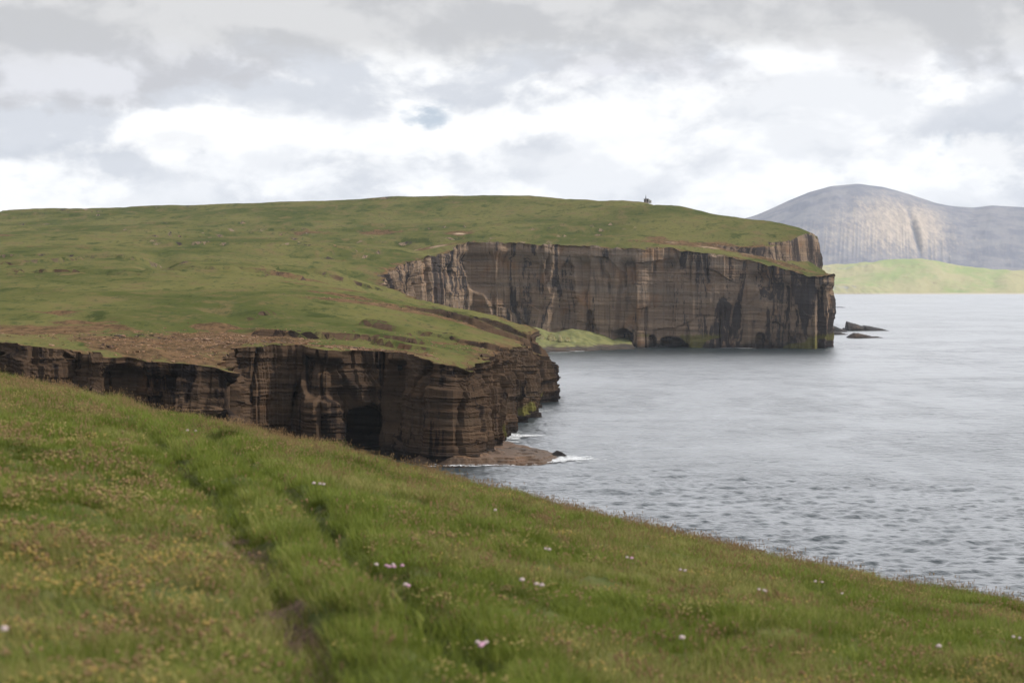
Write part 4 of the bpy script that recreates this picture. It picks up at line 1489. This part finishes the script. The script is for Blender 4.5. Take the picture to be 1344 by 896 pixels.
    L(ip.outputs[0], go.inputs[0])
    o.modifiers.new('scatter', 'NODES').node_group = g
    print('tufts', n)


make_grass()


# ------------------------------------------------------------------ sea thrift
M_PINK = plain('thrift_pink', (0.50, 0.29, 0.41), 0.7, 0.18, 40)
M_PALE = plain('thrift_pale', (0.48, 0.39, 0.40), 0.7, 0.12, 40)
M_STEM = plain('thrift_stem', (0.11, 0.12, 0.04), 0.7, 0.2, 20)


def petal_head(rad, seed):
    r = random.Random(seed)
    bm = bmesh.new()
    # a dome of small florets
    for k in range(26):
        t = math.acos(1 - (k + .5) / 26 * 1.35)
        a = k * 2.39996
        d = Vector((math.sin(t) * math.cos(a), math.sin(t) * math.sin(a), math.cos(t) * 0.8))
        c = d * rad * 0.8
        res = bmesh.ops.create_icosphere(bm, subdivisions=1, radius=rad * 0.30)
        for v in res['verts']:
            v.co = v.co * r.uniform(0.8, 1.2) + c
    return bm


def thrift(heads, label, pale=False, size=1.0):
    """heads: photo pixels of the flower heads of one plant"""
    mx = sum(h[0] for h in heads) / len(heads)
    my = max(h[1] for h in heads)
    b = fg_hit(mx, my + 8, lambda x, y: fg_height(x, y, False))
    zb = float(fg_height(np.array([b[0]]), np.array([b[1]]))[0])
    root = bpy.data.objects.new('thrift_plant', None)
    root.location = (b[0], b[1], zb)
    COL.objects.link(root)
    tag(root, label, 'flower', 'sea thrift in the grass')
    for i, (hx, hy) in enumerate(heads):
        p = P(hx, hy, b[1] - 0.12 - 0.05 * (i % 3)) - np.array(root.location)
        p[2] = max(p[2], 0.20)
        rad = 0.0125 * size * random.uniform(0.9, 1.15)
        o = bm_obj('flower_head', petal_head(rad, i), M_PALE if pale or i % 3 == 0 else M_PINK, root, True)
        o.location = p
        # stem
        bm = bmesh.new()
        base = Vector((p[0] * 0.4, p[1] * 0.4, 0))
        top = Vector(p)
        N = 6
        rings = []
        for k in range(N + 1):
            t = k / N
            c = base.lerp(top, t) + Vector((0.02 * math.sin(t * 3.1), 0, 0))
            rings.append([bm.verts.new(c + Vector((math.cos(a) * .0016, math.sin(a) * .0016, 0))) for a in (0, 2.09, 4.19)])
        for k in range(N):
            for j in range(3):
                bm.faces.new((rings[k][j], rings[k][(j + 1) % 3], rings[k + 1][(j + 1) % 3], rings[k + 1][j]))
        bm_obj('stem', bm, M_STEM, root)
    bm = bmesh.new()
    r = random.Random(int(mx))
    for k in range(40):
        a, ln = r.uniform(0, 6.28), r.uniform(.03, .07)
        d = Vector((math.cos(a), math.sin(a), 0))
        s_ = Vector((-d.y, d.x, 0)) * 0.0016
        c0 = d * r.uniform(0, .03)
        v = [bm.verts.new(c0 - s_), bm.verts.new(c0 + s_), bm.verts.new(c0 + d * ln * .6 + Vector((0, 0, ln * .8)))]
        bm.faces.new(v)
    bm_obj('leaves', bm, M_STEM, root)


for hd, lab, pale, sz in [
        ([(494, 750), (507, 758), (511, 757), (516, 764), (528, 765), (517, 770)], 'cluster of pink thrift heads on the bank beside the second rut, above a pair', False, 1.0),
        ([(532, 790), (536, 797)], 'pair of pink thrift heads just below the larger pink cluster', False, 1.15),
        ([(627, 858), (633, 859), (631, 872), (638, 879)], 'bright pink thrift plant of four heads nearest the bottom edge of the slope', False, 1.1),
        ([(685, 791)], 'single white thrift head left of a white pair in the middle of the slope', True, 1.2),
        ([(704, 796), (711, 797)], 'two white thrift heads touching, right of a single white one', True, 1.2),
        ([(895, 867)], 'lone pink thrift head low on the slope between the white pair and the right edge', False, 1.25),
        ([(1330, 856), (1338, 859)], 'pale thrift heads close to the bottom right corner of the slope', True, 1.0),
        ([(996, 787), (1003, 789), (1006, 798)], 'pale thrift heads in a loose group below the crest, left of a white pair', True, 1.0),
        ([(1070, 782), (1079, 782)], 'white pair of thrift heads right of the loose pale group', True, 1.0),
        ([(1105, 797)], 'small single white thrift head downhill of the white pair on the right slope', True, 1.0),
        ([(893, 752), (899, 769)], 'two small white thrift heads one above the other at mid slope', True, 1.0),
        ([(716, 741), (721, 742)], 'small white thrift heads uphill of the single white head at mid slope', True, 1.0),
        ([(823, 748), (829, 753)], 'tiny pair of pinkish thrift heads on the slope near its middle', False, 1.0),
        ([(650, 692)], 'small yellowish white thrift head on its own right of the second rut', True, 1.0),
        ([(246, 576), (257, 579)], 'white thrift pair on the ridge between the two ruts near the crest', True, 1.0),
        ([(705, 655), (713, 656)], 'tiny white thrift heads close under the crest where sea begins', True, 1.0),
        ([(1235, 772), (1244, 775)], 'white thrift heads just under the crest on the far right', True, 1.0),
        ([(1232, 877)], 'single pink thrift head at the bottom of the slope left of the corner plant', False, 1.25),
        ([(412, 647), (420, 650), (425, 652)], 'pale thrift heads beside the second rut halfway up', True, 1.2),
        ([(6, 882)], 'lone white thrift head in the bottom left corner of the field', True, 1.0)]:
    thrift(hd, lab, pale, sz)

# ------------------------------------------------------------------ haze
def make_haze():
    bm = bmesh.new()
    box_bm(bm, -26000, 32000, -60, 12700, -12, 645)
    m, q = material('sea_air')
    v = q.n('ShaderNodeVolumePrincipled')
    v.inputs['Color'].default_value = (0.80, 0.88, 1.0, 1)
    v.inputs['Density'].default_value = HAZE
    v.inputs['Anisotropy'].default_value = 0.2
    q.t.links.new(v.outputs[0], q.n('ShaderNodeOutputMaterial').inputs['Volume'])
    o = bm_obj('haze', bm, m)
    tag(o, 'pale sea haze that fades the far mountain', 'haze', kind='stuff')


HAZE = 2.4e-5
make_haze()
